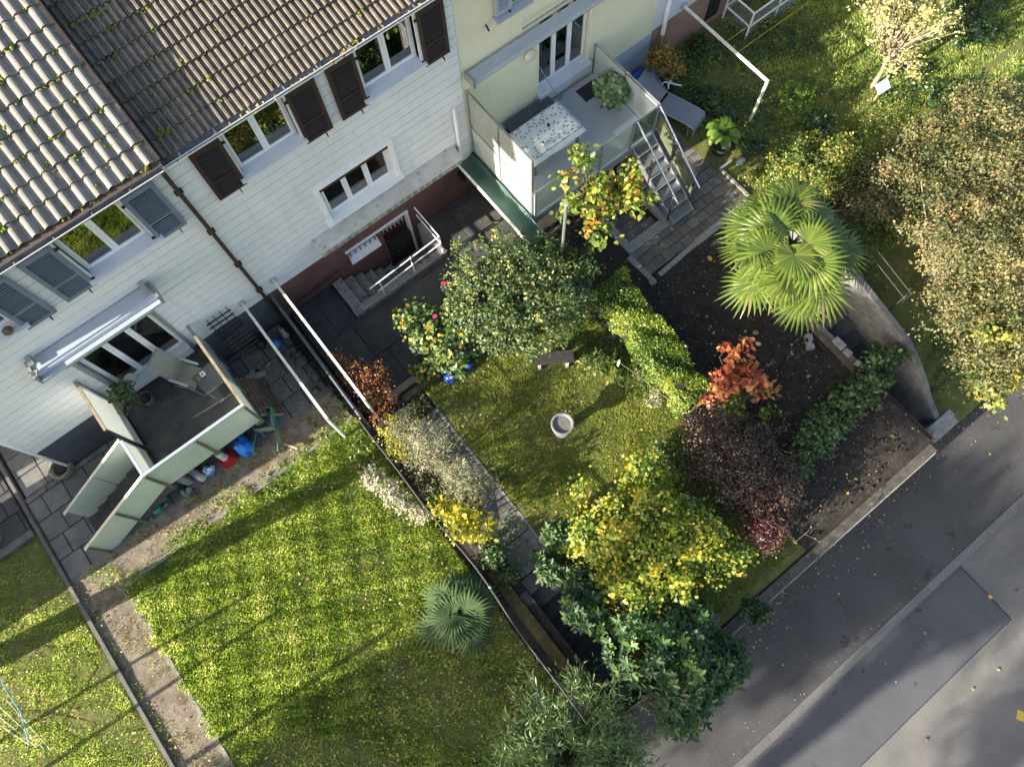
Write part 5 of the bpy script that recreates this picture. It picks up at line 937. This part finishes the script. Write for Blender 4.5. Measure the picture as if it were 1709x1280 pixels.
# --- palms (each fan leaf a part)
def palm(name, base, top, label, nleaf, L, mat, seed, elev=(-.45,1.1), dead=0, fan=(30,150), trunk_r=.11, azs=None):
    rs = np.random.default_rng(seed); t = thing(name, base, label, 'palm tree'); b0, t0 = Vector(base), Vector(top)
    ts = [b0.lerp(t0, i/9)+Vector((.03*math.sin(i*1.3), .03*math.cos(i*1.7), 0)) for i in range(10)]; MB().tube(ts, [trunk_r*(1.1+.12*(i % 2)) for i in range(10)], 12).build('trunk', M['bark'], t)
    for i in range(nleaf):
        az = azs[i][0] if azs and i < len(azs) else i*2.399963+rs.normal(0,.15); el = azs[i][1] if azs and i < len(azs) else elev[1]+(elev[0]-elev[1])*(i/nleaf)**.9+rs.normal(0,.08)
        out = np.array([math.cos(az), math.sin(az), 0]); h = L*((.58-.44*max(0, el)/1.2) if not (azs and i < len(azs)) else azs[i][2])*(1+rs.normal(0,.08))
        tipd = unit(out*math.cos(el)+np.array([0,0,math.sin(el)])); p0 = np.array(t0); pm = p0+tipd*h*.55+[0,0,.05]; hub = p0+tipd*h+np.array([0,0,-.10*h])
        st = MB().tube([tuple(p0), tuple(pm), tuple(hub)], [.016,.011,.008], 5)
        axis = unit(hub-pm+out*.25); side = unit(np.cross(axis, [0,0,1])); nrm = np.cross(side, axis); nrm = nrm*np.sign(nrm[2]+1e-6); ns, fa = fan; V = []; F = []; rn = []
        fl = L*.62*(1+rs.normal(0,.07)); roll = rs.normal(0,.25); side, nrm = side*math.cos(roll)+nrm*math.sin(roll), nrm*math.cos(roll)-side*math.sin(roll)
        for k in range(ns):
            a = math.radians(-fa+2*fa*k/(ns-1)); dirv = axis*math.cos(a)+side*math.sin(a); wd = side*math.cos(a)-axis*math.sin(a); l = fl*(.80+.2*math.cos(a*.6))*(1+rs.normal(0,.05)); hw = .5*2*math.radians(fa)/(ns-1)*l*.60*.92
            fold = .012; dr = rs.uniform(.04,.20)
            q0 = hub; q1 = hub+dirv*l*.52+nrm*.05*l; q2 = hub+dirv*l*.80+np.array([0,0,-dr*.25*l]); q3 = hub+dirv*l+np.array([0,0,-dr*l]); b_ = len(V)
            V += [q0, q1-wd*hw-nrm*fold, q1+nrm*fold, q1+wd*hw-nrm*fold, q2-wd*hw*.60, q2+nrm*fold*.6, q2+wd*hw*.60, q3]
            F += [(b_,b_+1,b_+2),(b_,b_+2,b_+3),(b_+1,b_+4,b_+5),(b_+1,b_+5,b_+2),(b_+2,b_+5,b_+6),(b_+2,b_+6,b_+3),(b_+4,b_+7,b_+5),(b_+5,b_+7,b_+6)]; c_ = rs.random()*.45; rn += [c_+.0,c_+.25]*4
        lf = npmesh('palm_leaf', np.array(V), np.array(F), LM[mat], t, np.where(np.repeat(rs.random(ns) < (.02 if el > -.1 else .05), 8), 1.0, np.clip(np.array(rn)+.1*rs.normal(),0,.9)), kind=None)
        o = st.build('leaf_stalk', LM[mat], lf)
    for i in range(dead):                                          # dry fronds hanging round the trunk
        az = i*2.4+.7; o = Vector((math.cos(az), math.sin(az), 0)); p0 = t0+Vector((0,0,-.12-.05*i)); hb = p0+o*.30+Vector((0,0,-.30)); V, F = [], []; sd = Vector((-o.y,o.x,0))
        for k in range(13):
            a = math.radians(-75+150*k/12); dv = (Vector((0,0,-1))*math.cos(a)+o*.25+sd*math.sin(a)).normalized()*rs.uniform(.35,.55); b_ = len(V); V += [tuple(hb), tuple(hb+dv*.5+sd*.025), tuple(hb+dv), tuple(hb+dv*.5-sd*.025)]; F.append((b_,b_+1,b_+2,b_+3))
        lf = npmesh('dry_palm_leaf', np.array(V), np.array(F), LM['litter'], t, np.full(13, .2+.3*rs.random()), kind=None); MB().tube([tuple(p0),tuple(hb)],[.012,.008],5).build('leaf_stalk', M['bark'], lf)
    return t
palm('fan_palm', (8.95,2.40,0), (8.93,2.42,2.25), 'tall sunlit fan palm on the dark soil by the steps', 29, 1.22, 'palm', 71, dead=7, elev=(-.35,1.3), azs=[(-2.07,-.22,.92),(-3.06,-.30,.74),(-1.62,-.2,.80),(1.93,.05,.72),(.84,.3,.72),(-.82,.05,.78),(2.55,.1,.7),(1.4,.15,.72),(.2,.0,.72),(-2.6,.05,.5)])
palm('small_fan_palm', (-1.03,1.0,0), (-1.03,1.0,.42), 'small dark fan palm growing in the left lawn by the fence', 18, .86, 'palmd', 72, elev=(.05,1.25), fan=(22,125), trunk_r=.06)
# --- bamboo, silver shrub, white flowers, barberry, saplings
rs = np.random.default_rng(81); t = thing('bamboo_clump', (-1.0,-2.1,0), 'feathery green bamboo clump at the bottom edge of the picture', 'bamboo')
b = MB(); Ps, Ts, Ns = [], [], []
for i in range(320):
    a = rs.uniform(0,6.28); r = rs.random()**.6; base = Vector((-.98+.62*r*math.cos(a), -2.35+.5*r*math.sin(a), 0)); h = rs.uniform(.7,1.5)*(1.1-.35*r); o = Vector((math.cos(a), math.sin(a), 0))*(.25+.9*r*rs.uniform(.5,1.2)); tp = base+o+Vector((0,0,h)); md = base+o*.35+Vector((0,0,h*.65)); b.tube([base, md, tp],[.008,.006,.003],4,False)
    for j in range(64):
        u = .3+.7*rs.random(); p = (base.lerp(md, u/.6) if u < .6 else md.lerp(tp, (u-.6)/.4)); aa = rs.uniform(0,6.28); dv = Vector((math.cos(aa), math.sin(aa), rs.uniform(-.2,.5)))*.8+o.normalized()*.7; Ps.append(tuple(p+dv*rs.uniform(0,.12))); Ts.append(tuple(dv)); Ns.append((rs.normal(0,.4),rs.normal(0,.4),1))
tag(b.build('canes', M['palebark'], t), kind='stuff'); V, F = scatter((NARROW[0]*[.8,1,1], NARROW[1]), np.array(Ps), np.array(Ts), np.array(Ns), .135*(.6+.7*rs.random(len(Ps)))); npmesh('foliage', V, F, LM['bamboo'], t, rs.beta(1.5,1.5,len(Ps)))
shrub('silver_shrub', (.42,3.7,0), 'airy silver grey shrub beside the garden path', 'shrub', [(.45,4.05,.75,.62,.66,.62,0),(.58,3.15,.65,.55,.5,.5,0),(.85,2.75,.45,.4,.35,.35,0),(.35,4.75,.45,.38,.4,.35,0)], 8500, 'silver', .066, NARROW, fill=.15, clump=.14, nclump=330, nb=90, br=.007, bark='palebark', up=.2, droop=-.3)
shrub('white_flower_shrub', (-.75,4.0,0), 'shrub covered in white flower clusters leaning over the fence line', 'flowers', [(-.72,3.85,.28,.30,.55,.2,.2),(-.85,4.5,.22,.25,.32,.18,0),(-.55,3.25,.22,.22,.35,.16,0)], 3000, 'whitefl', .040, ROUND, fill=.2, clump=.09, nclump=210, nb=16, br=.006)
shrub('red_barberry', (.2,6.0,0), 'wiry red barberry bush at the end of the white beam', 'shrub', [(.18,5.65,.65,.45,.42,.5,0),(.12,6.35,.7,.32,.5,.5,0),(.38,6.0,.75,.4,.4,.5,0),(.1,6.9,.8,.12,.3,.3,0)], 4600, 'barb', .042, LEAF, fill=.15, clump=.11, nclump=240, nb=120, br=.005)
shrub('orange_spirea', (.12,4.95,0), 'low orange and yellow shrub beneath the red barberry', 'shrub', [(.1,5.05,.28,.3,.4,.24,0),(-.1,4.6,.2,.25,.25,.18,0)], 900, 'sap', .055, LEAF, fill=.2, clump=.1)
shrub('yellow_sapling', (.12,2.3,0), 'small yellow shrub beside the path under the fence', 'shrub', [(.08,2.35,.75,.34,.38,.42,0),(.32,1.95,.7,.26,.22,.3,0),(-.02,2.85,.4,.2,.3,.2,0),(.6,2.5,.5,.25,.1,.12,0)], 1000, 'sap', .095, LEAF, fill=.25, clump=.13, nclump=60, br=.009)
shrub('fence_creeper', (.1,1.5,0), 'dark leafy plants along the foot of the fence', 'plant', [(.16,1.55,.25,.22,.35,.2,0),(.2,.95,.15,.2,.3,.16,0),(.0,3.0,.2,.2,.5,.2,0)], 1100, 'dark', .075, LEAF, fill=.2, clump=.12)
# --- right side: low hedge, autumn tree, shrubs, apple, herbs
shrub('cherry_laurel_row', (8.3,-.8,0), 'low dark green row of shrubs crossing the dark soil towards the steps', 'hedge', [(9.6,-.62,.45,.42,.32,.28,0),(9.0,-.8,.4,.45,.35,.3,0),(8.35,-.75,.35,.45,.35,.3,0),(7.7,-.85,.35,.5,.4,.3,0),(7.1,-.85,.35,.45,.45,.3,0),(6.6,-1.05,.3,.4,.35,.28,0)], 5200, 'dark', .095, LEAF, fill=.4, clump=.12, nclump=210, nb=40, br=.01, rndshift=.12)
t, C, rs = shrub('autumn_tree', (12.2,.0,.2), 'broad fading autumn tree filling the right edge above the steps', 'tree', [(12.3,.5,1.6,1.25,1.35,1.0,0),(11.45,-.9,1.35,.95,1.0,.85,0),(13.4,1.5,1.7,1.0,1.0,.8,0),(12.8,-.8,1.9,1.3,1.2,.9,0),(10.95,-1.9,1.0,.75,.75,.75,0),(11.8,-2.4,1.3,1.1,.75,.8,0),(14.2,.3,2.0,1.3,1.3,1.0,0),(13.6,2.6,1.6,.45,.35,.6,0),(11.6,1.9,1.3,.45,.6,.5,0),(12.4,2.2,1.6,.7,.6,.6,0),(14.8,2.0,1.9,.9,.9,.8,0)], 60000, 'autumn', .058, LEAF, fill=.22, clump=.21, nclump=800, nb=40, br=.03, bark='palebark')
fols(rs, [(10.75,-2.35,.85,.6,.45,.5,0),(11.35,-1.5,1.3,.5,.5,.5,0),(11.9,-2.7,1.1,.8,.4,.6,0)], 2200, LM['mid'], t, .10, LEAF, fill=.4, clump=.17, name='green_foliage', rndshift=.15)
shrub('berry_shrub', (12.2,4.1,0), 'broad light green shrub behind the fan palm', 'shrub', [(11.95,4.25,.45,.75,.6,.42,0),(12.7,3.6,.5,.65,.65,.45,0),(12.15,3.5,.4,.6,.5,.38,0),(11.5,4.4,.35,.45,.4,.3,0)], 7500, 'mid', .062, LEAF, fill=.35, clump=.16, nclump=260, nb=50, br=.008, rndshift=.06)
rs = np.random.default_rng(91); t = thing('apple_tree', (15.15,4.75,0), 'bare branched apple tree with pale yellow leaves at the top right', 'tree')
MB().tube([(15.2,4.75,-.1),(15.1,4.72,.7),(15.0,4.75,1.2)],[.07,.055,.045],10).build('trunk', M['palebark'], t)
C = fols(rs, [(15.0,5.3,2.1,.75,.7,.45,0),(14.7,4.3,1.7,.5,.55,.4,0),(15.7,4.6,2.0,.65,.7,.45,0),(15.3,6.0,2.3,.6,.5,.4,0)], 3600, LM['apple'], t, .068, LEAF, fill=.3, clump=.15, nclump=130, up=.3); stems(rs, (15.05,4.74,1.15), C, M['palebark'], t, .022, 110, spread=.03)
def herb(x, y, r, h, n, mat, size, label, name='herb_clump', cat='plant', tpl=LEAF, group=None, z=0): return shrub(name, (x,y,z), label, cat, [(x,y,z+h*.55,r,r*.85,h*.5,0),(x+r*.5,y-r*.35,z+h*.4,r*.6,r*.5,h*.4,0)], n, mat, size, tpl, group, nb=0, fill=.15, clump=.10, up=.8)
herb(13.45,5.75,.42,.35,900,'bright',.075,'bright green leafy clump in the shade edge of the right garden')
herb(12.75,5.35,.4,.28,700,'bright',.07,'bright green grassy tuft beside the laundry post', tpl=NARROW)
herb(13.1,4.9,.45,.35,700,'dark',.08,'dark green herb clump behind the light green shrub')
herb(11.35,7.35,.55,.35,1500,'dark',.065,'dense dark green herb patch beside the sun lounger')
herb(11.85,8.0,.4,.25,500,'mid',.06,'sparse weedy clump under the pale wall pipe')
herb(12.55,8.55,.35,.3,600,'dark',.075,'dark leafy clump at the foot of the light brown plinth')
herb(11.55,6.55,.3,.3,500,'dark',.07,'small dark herb clump behind the big leaved potted plant')
herb(11.35,5.5,.45,.3,900,'dark',.06,'dark green low plant beside the rounded white stone')
herb(11.0,4.75,.4,.25,600,'mid',.05,'low olive creeping plant at the paved corner')
herb(14.4,8.0,.3,.3,420,'mid',.06,'weed tuft in front of the wire cage')
herb(17.2,6.2,.9,.4,1500,'dark',.085,'dark green thicket near the top right corner'); herb(16.4,3.2,.9,.4,1500,'dark',.085,'dark green weed patch left of the autumn tree top'); herb(18.2,4.6,1.0,.5,1500,'dark',.09,'dark green growth at the right edge of the picture')
shrub('olive_shrub', (12.9,2.45,.1), 'olive green loose shrub between the light green shrub and the autumn tree', 'shrub', [(12.7,2.5,.6,.8,.6,.5,0),(13.6,2.9,.6,.7,.55,.45,0),(11.9,2.6,.5,.6,.5,.45,0)], 7000, 'autumn', .06, LEAF, fill=.3, clump=.15, nclump=260, nb=40, br=.008)
shrub('tall_weeds', (14.7,3.4,.0), 'yellowish tall weeds at the edge of the sunny grass', 'plant', [(14.4,3.6,.3,.7,.45,.28,0),(15.4,3.2,.3,.8,.5,.28,0)], 2600, 'mid', .07, NARROW, fill=.1, clump=.16, nclump=120, nb=0, rndshift=.1)
herb(10.75,2.5,.4,.5,800,'mid',.07,'green creeper on top of the wing wall under the handrail'); herb(11.1,3.2,.5,.6,900,'mid',.07,'leafy shrub between palm and autumn tree')
herb(4.55,.85,.42,.4,700,'rose',.075,'blue green rose foliage between lawn and purple barberry'); herb(5.15,2.0,.22,.3,420,'silver',.06,'small silver leaved plant at the foot of the hedge'); herb(4.7,3.4,.5,.3,900,'mid',.13,'tangle of long leaved iris at the lawn edge', tpl=NARROW)
herb(3.75,-2.75,.3,.35,500,'dark',.08,'green weed growing out at the pavement wall', z=-.3); herb(2.8,-3.1,.35,.5,500,'dark',.08,'dark green sprig hanging over the pavement beside the laurel', z=-.6)
# potted plants
t, C, rs = shrub('potted_kale', (8.86,7.97,1.3), 'big round pale green plant in a black pot on the balcony', 'potted plant', [(8.86,7.97,1.82,.34,.34,.27,0)], 2600, 'kale', .085, ROUND, fill=.75, clump=.08, nclump=150, nb=10, up=.4)
MB().lathe((8.86,7.97,1.3),[(.13,0),(.17,.2),(.18,.24),(.165,.24),(.15,.18)],20).build('pot', M['pot'], t)
b = MB(); [b.cbox((8.86+.36*math.cos(a)*r_,7.97+.36*math.sin(a)*r_,1.84+.27*math.sqrt(1-r_*r_*.9)),(.028,.028,.02),a) for a, r_ in [(rng.uniform(-1.8,1.2), rng.uniform(.3,.98)) for _ in range(26)]]; tag(b.build('blossom', M['petalwhite'], t), kind='stuff')
t, C, rs = shrub('potted_maple', (10.98,8.20,0), 'olive yellow maple in a black pot at the house plinth', 'potted plant', [(11.0,8.38,.85,.40,.36,.3,0),(11.12,8.1,.7,.3,.25,.25,0)], 1500, 'acer', .075, LEAF, fill=.3, clump=.1, nclump=110, nb=24, br=.01)
MB().lathe((10.98,8.10,0),[(.19,0),(.24,.3),(.25,.36),(.23,.36),(.21,.3)],20).build('pot', M['pot'], t); MB().lathe((10.98,8.10,.31),[(.21,0),(0,.005)],16).build('potting_soil', M['soil'], t)
t, C, rs = shrub('potted_olive', (-3.62,8.55,1.1), 'slender small leaved plant in a grey pot on the left balcony', 'potted plant', [(-3.80,8.62,1.75,.26,.26,.32,0),(-3.65,8.66,2.0,.14,.14,.16,0)], 900, 'dark', .055, LEAF, fill=.2, clump=.09, nclump=60, nb=14, br=.008)
MB().lathe((-3.62,8.55,1.1),[(.11,0),(.15,.22),(.155,.25),(.14,.25),(.13,.2)],20).build('pot', M['greypot'], t); MB().lathe((-3.62,8.55,1.3),[(.13,0),(0,.004)],16).build('potting_soil', M['soil'], t)
t = thing('potted_tobacco', (10.84,5.86,0), 'plant with large rounded pale leaves in a wide black pot', 'potted plant')
MB().lathe((10.84,5.86,0),[(.19,0),(.24,.22),(.25,.28),(.23,.28),(.2,.2)],22).build('pot', M['pot'], t); MB().lathe((10.84,5.86,.22),[(.2,0),(0,.004)],16).build('potting_soil', M['soil'], t)
rs = np.random.default_rng(95)
for i in range(20):
    az = i*2.4+rs.normal(0,.2); h = rs.uniform(.35,.8); r0 = .05; L = rs.uniform(.22,.36); out = Vector((math.cos(az), math.sin(az), 0)); p0 = Vector((10.93,5.95,.22+h*.55)); hub = p0+out*rs.uniform(.06,.22)+Vector((0,0,rs.uniform(-.05,.12))); sd = Vector((-out.y,out.x,0)); V = []; F = []
    for a in range(6):
        u = a/5; wv = .36*L*math.sin(math.pi*(.08+.90*u))**.8; c = hub+out*L*u+Vector((0,0,.08*math.sin(u*2.6)-.13*u*u)); V += [c-sd*wv+Vector((0,0,.02*math.sin(a*2))), c-Vector((0,0,.02)), c+sd*wv+Vector((0,0,-.01))]
    for a in range(5): F += [(a*3,a*3+1,a*3+4,a*3+3),(a*3+1,a*3+2,a*3+5,a*3+4)]
    lf = npmesh('leaf', np.array([tuple(v) for v in V]), np.array(F), LM['bright'], t, np.full(10, min(1, .35+.6*rs.random())), smooth=True, kind=None); MB().tube([(10.86,5.88,.22),tuple(p0),tuple(hub)],[.012,.01,.006],5).build('leaf_stalk', LM['bright'], lf)
C = fols(np.random.default_rng(96), [(1.3,5.72,.32,.16,.16,.12,0)], 260, LM['sap'], potplant, .05, ROUND, fill=.2, clump=.05, name='foliage')
# trees left of the frame that shade the lower gardens and the street
def offtree(x, y, h, r, label, n, seed):
    rs = np.random.default_rng(seed); t = thing('garden_tree', (x,y,-.5), label, 'tree'); MB().tube([(x,y,-1.6),(x+.1,y,h*.5),(x+.1,y+.05,h*.8)],[.22,.17,.08],10).build('trunk', M['bark'], t)
    C = fols(rs, [(x,y,h*.72,r,r,h*.28,0),(x+r*.5,y-r*.4,h*.6,r*.6,r*.6,h*.22,0),(x-r*.4,y+r*.5,h*.62,r*.6,r*.6,h*.2,0)], n, LM['mid'], t, .22, LEAF, fill=.3, clump=.4, nclump=n//22); stems(rs, (x+.1,y,h*.45), C, M['bark'], t, .06, 40)
def talltree(x, y, blobs, label, n, seed):
    rs = np.random.default_rng(seed); t = thing('tall_tree', (x,y,-1.7), label, 'tree'); top = max(b[2] for b in blobs); MB().tube([(x,y,-1.9),(x+.1,y,top*.5),(x,y+.05,top)],[.2,.15,.07],10).build('trunk', M['bark'], t)
    C = fols(rs, [b+(0,) for b in blobs], n, LM['mid'], t, .20, LEAF, fill=.2, clump=.4, nclump=n//22); stems(rs, (x+.05,y,top*.75), C, M['bark'], t, .05, 40)
offtree(-17.0, .75, 6.4, 1.6, 'low tree left of the picture shading the lower lawn', 7000, 201)
talltree(-22, 1.6, [(-22,.9,11.5,1.1,1.1,.55),(-22.2,2.5,11.6,.9,.9,.6)], 'unseen tall tree left of the picture, high flat crown shaped to shade the wing wall', 6500, 202)  # unseen; crown height and flatness shaped to shade the wing wall
talltree(-22.5, -1.6, [(-22.5,-1.6,8.2,1.2,1.15,2.1)], 'tall tree left of the picture beside the pavement', 5200, 203)
talltree(-21.5, -3.8, [(-21.5,-3.5,8.9,1.2,.9,1.9)], 'tall tree below the picture beside the road', 3600, 204)
talltree(-23, -6.4, [(-23,-6.2,9.2,1.1,.6,1.4)], 'farthest tall tree below the picture beside the road', 1500, 205)
for x, y, r, h, lean, lb in [(-10.25,6.54,.24,3.7,-1.12,'thick unseen post left of the picture, lean shaped to angle its long lawn shadow'),(-10.9,4.97,.04,2.4,-.42,'thin unseen post left of the picture, lean shaped to angle its thin shadow'),(-11.4,3.95,.045,2.7,.0,'thin upright post added unseen left of the picture'),(-11.6,2.6,.06,3.4,-.3,'grey post added unseen left of the picture near the lower lawn')]:
    tag(MB().tube([(x,y,-.2),(x,y+lean*.5,h*.5),(x,y+lean,h)],[r,r*.95,r*.85],10).build('shadow_post', M['wood']), lb, 'post')  # unseen posts added for the lawn shadow lines, leans set by shadow angle
# ---- grass, fallen leaves, pebbles
gz = lambda x, y: np.where(x > 10.36, np.where(y > 1, .26*np.clip(3.9-y, 0, 1), .25-(1-y)*.42), 0)
def grass(name, n, region, mat, h, label_seed, dens=None, wide=1.0):
    rs = np.random.default_rng(label_seed); x0, x1, y0, y1 = region; P = np.stack([rs.uniform(x0,x1,n), rs.uniform(y0,y1,n), np.full(n, -.005)],-1)
    if dens is not None: P = P[rs.random(n) < dens(P[:,0], P[:,1])]
    P[:,2] += gz(P[:,0], P[:,1]); m = len(P); tuft = np.sin(P[:,0]*3.1+1.3*np.sin(P[:,1]*2.7))*np.cos(P[:,1]*3.7+P[:,0]*1.1)+.7*np.sin(P[:,0]*9.3+P[:,1]*7.1)*np.sin(P[:,1]*11.7)
    hh = h*(.55+.6*rs.random(m))*(1+.28*np.clip(tuft,-1,1.5)); a = rs.uniform(0,6.28,m)+tuft; tilt = rs.uniform(.25,1.2,m)
    T = np.stack([np.cos(a)*np.sin(tilt), np.sin(a)*np.sin(tilt), np.cos(tilt)],-1); Nn = np.stack([-np.cos(a)*np.cos(tilt), -np.sin(a)*np.cos(tilt), np.sin(tilt)],-1)
    tp = (BLADE[0]*[wide,1,1], BLADE[1]); V, F = scatter(tp, P, T, Nn, hh); rn = np.clip(rs.beta(1.5,1.9,m)+.17*tuft, 0, 1)
    return npmesh(name, V, F, LM[mat], None, np.repeat(rn, 2))
fade = lambda x, y: np.clip(.55+.45*np.sin(x*1.7+2)*np.cos(y*1.3)+.35*np.sin(x*4.1+y*3.3), .12, 1)
grass('grass', 330000, (-6.55,-.40,-2.5,6.1), 'grass', .10, 301, lambda x, y: np.clip(.35+.65*(y > .9+.5*np.sin(x*2))+.2*np.sin(x*3+y*2), .25, 1)*np.clip((5.98-y+.12*np.sin(x*5)+.08*np.sin(x*13))*4, 0, 1)*np.clip((x+6.42+.07*np.sin(y*6)+.05*np.sin(y*17))*9, 0, 1), .72)
grass('grass', 230000, (-13,-7.42,-2.4,8.0), 'grass', .07, 302, lambda x, y: .35+.65*fade(x, y)*np.where(y > 6.6, .35, 1))
grass('grass', 240000, (1.22,5.40,-2.4,5.6), 'grassdry', .07, 303, lambda x, y: np.clip(.75+.3*np.sin(x*2.2+y*1.7)*np.cos(y*2.9), .35, 1))
grass('grass', 230000, (10.6,24,1.2,8.8), 'grass', .10, 304, lambda x, y: np.clip(.2+.65*np.clip((x-12.2)*.5+.5*(6.3-y),0,1)+.3*np.sin(x*2.3)*np.cos(y*2.1), .08, 1), 1.2)
grass('weeds', 11000, (-6.9,-.5,5.6,6.7), 'grass', .09, 305, lambda x, y: np.clip(.30+.8*np.sin(x*3.1+1)*np.sin(x*1.3+y*4), .02, 1), 1.6)
grass('weeds', 16000, (-7.3,-6.3,-2.4,6.6), 'grassdry', .07, 306, lambda x, y: np.clip(.25*np.sin(y*2.3+x*6)+.12+.8*(np.abs(x+6.35) < .09)+.7*(np.abs(x+7.18) < .07), 0, 1), 1.5)
grass('weeds', 2600, (-7.2,-.5,6.7,8.9), 'grass', .045, 307, lambda x, y: np.clip(1.2*(np.abs(((x+7.18)/.52) % 1-.5) > .46)*np.sin(x*2+y*3), 0, 1)*.6, 1.5)
def litter(name, n, region, z, size, seed, dens=None, mat='litter', shift=0):
    rs = np.random.default_rng(seed); x0, x1, y0, y1 = region; P = np.stack([rs.uniform(x0,x1,n), rs.uniform(y0,y1,n), z+rs.uniform(.004,.02,n)],-1)
    if dens is not None: P = P[rs.random(n) < dens(P[:,0], P[:,1])]
    m = len(P); T = rs.normal(size=(m,3))*[1,1,.12]; V, F = scatter((ROUND[0]*[.8,1,2.2], ROUND[1]), P, unit(T), unit(rs.normal(size=(m,3))*.3+[0,0,1]), size*(.5+rs.random(m)**2*1.2)); return npmesh(name, V, F, LM[mat], None, np.repeat(np.clip(rs.random(m)+shift,0,1), 2))
litter('fallen_leaves', 7000, (-6.3,-.45,-2.5,5.8), .04, .034, 401, lambda x, y: np.where(y < 1.4, .95, .30))
litter('fallen_leaves', 8600, (-7.3,-.45,-2.5,6.6), .018, .034, 402, lambda x, y: np.where((y > 5.85) | (x < -6.35), .95, 0)*np.clip(.55+.6*np.sin(x*2.1+y*1.7),.1,1))
litter('fallen_leaves', 5200, (-14,-7.4,-2.4,7.0), .03, .033, 403); litter('fallen_leaves', 1400, (1.3,5.4,-2.4,5.6), .03, .035, 404)
litter('fallen_leaves', 1500, (5.4,9.3,-2.4,6.4), .012, .035, 405, lambda x, y: np.full_like(x, .6)); litter('fallen_leaves', 30, (5.6,9.2,-2.3,4.2), .012, .10, 406, shift=.3)
litter('fallen_leaves', 7000, (-2,16,-4.9,-2.85), -1.5, .036, 407, lambda x, y: np.clip(np.exp(-(y+2.85)**2*3.2)*(.35+.65*np.exp(-((x-3.9)/1.3)**2))+.7*np.exp(-((x-.9)/.45)**2-((y+3.1)/.35)**2)+.006, 0, 1), shift=.05)
litter('fallen_leaves', 45, (-2,14,-8,-5.2), -1.605, .07, 408); litter('fallen_leaves', 900, (-.1,5.3,5.8,8.9), .012, .03, 409, lambda x, y: np.full_like(x, .25), shift=-.25)
litter('fallen_leaves', 1200, (10.5,19,2.5,8.8), .03, .045, 410); litter('fallen_leaves', 260, (-4.2,-.6,6.7,8.7), .02, .035, 411)
litter('fallen_leaves', 120, (-.2,5.3,8.37,8.40), 6.74, .05, 412); litter('pebbles', 1600, (5.4,9.3,-2.5,4.2), .004, .018, 413, mat='silver')

def cover(name, n, region, mat, size, seed, dens, hmax=.14):
    rs = np.random.default_rng(seed); x0, x1, y0, y1 = region; P = np.stack([rs.uniform(x0,x1,n), rs.uniform(y0,y1,n), np.zeros(n)],-1)
    P = P[rs.random(n) < dens(P[:,0], P[:,1])]; m = len(P); lump = np.clip(.5+.5*np.sin(P[:,0]*5+np.sin(P[:,1]*4)*2)*np.sin(P[:,1]*6+P[:,0]), .1, 1); P[:,2] = rs.random(m)**.7*hmax*lump+.01+gz(P[:,0], P[:,1])
    V, F = scatter(LEAF, P, rs.normal(size=(m,3))*[1,1,.4], unit(rs.normal(size=(m,3))*.5+[0,0,1]), size*(.5+.9*rs.random(m))); return npmesh(name, V, F, LM[mat], None, np.repeat(np.clip(rs.beta(1.5,1.7,m)+.2*(lump-.5),0,1), 2))
pat = lambda f, t: (lambda x, y: np.clip(np.sin(x*f+1.7*np.sin(y*f*.7))*np.cos(y*f*1.2+x*.6)*1.6+t, .03, 1))
cover('ground_cover', 24000, (10.5,19.5,2.3,8.8), 'mid', .062, 501, pat(1.5,.15), .2); cover('ground_cover', 34000, (11,25,1.0,8.5), 'dark', .075, 502, pat(1.1,.1), .28)
cover('ground_cover', 3600, (-.22,1.12,.8,5.65), 'mid', .05, 503, pat(3,.4), .12); cover('ground_cover', 2600, (4.75,5.5,1.6,5.4), 'dark', .055, 504, pat(3,.3), .14)
cover('ground_cover', 2600, (-6.3,-.45,5.3,6.1), 'bright', .055, 505, pat(2.6,.15), .12); cover('ground_cover', 2200, (-1.2,-.35,-2,5.6), 'mid', .06, 506, pat(2.6,.05), .12)
cover('ground_cover', 1500, (-.95,-.35,6.0,8.6), 'dark', .05, 507, pat(3.2,.2), .12); cover('ground_cover', 7500, (10.34,13.5,-2.7,2.6), 'mid', .07, 508, pat(2.1,.4), .3)
cover('ground_cover', 5200, (-6.3,-.45,-2.4,5.7), 'bright', .045, 509, pat(1.9,-.1), .07); cover('ground_cover', 3800, (1.3,5.4,-2.3,5.5), 'mid', .04, 510, pat(2.2,-.05), .05)

OCT = (np.array([(1,0,0),(-1,0,0),(0,1,0),(0,-1,0),(0,0,.8),(0,0,-.6)]), np.array([(0,2,4),(2,1,4),(1,3,4),(3,0,4),(2,0,5),(1,2,5),(3,1,5),(0,3,5)]))
rs = np.random.default_rng(601); n = 2600; P = np.stack([rs.uniform(5.45,9.2,n), rs.uniform(-2.5,4.15,n), rs.uniform(.0,.02,n)],-1); V, F = scatter(OCT, P, rs.normal(size=(n,3))*[1,1,.3], unit(rs.normal(size=(n,3))*.4+[0,0,1]), .010+.035*rs.random(n)**3); npmesh('soil_clods', V, F, M['soil'])
rs = np.random.default_rng(602); n = 700; P = np.stack([rs.uniform(-2,14,n), rs.uniform(-5.0,-2.9,n), np.full(n,-1.498)],-1); P = P[rs.random(n) < np.exp(-np.minimum(np.abs(P[:,1]+2.9), np.abs(P[:,1]+5.0))*4)]; n = len(P); V, F = scatter(OCT, P, rs.normal(size=(n,3))*[1,1,.3], unit(rs.normal(size=(n,3))*.4+[0,0,1]), .006+.014*rs.random(n)**2); npmesh('grit', V, F, M['stone'])
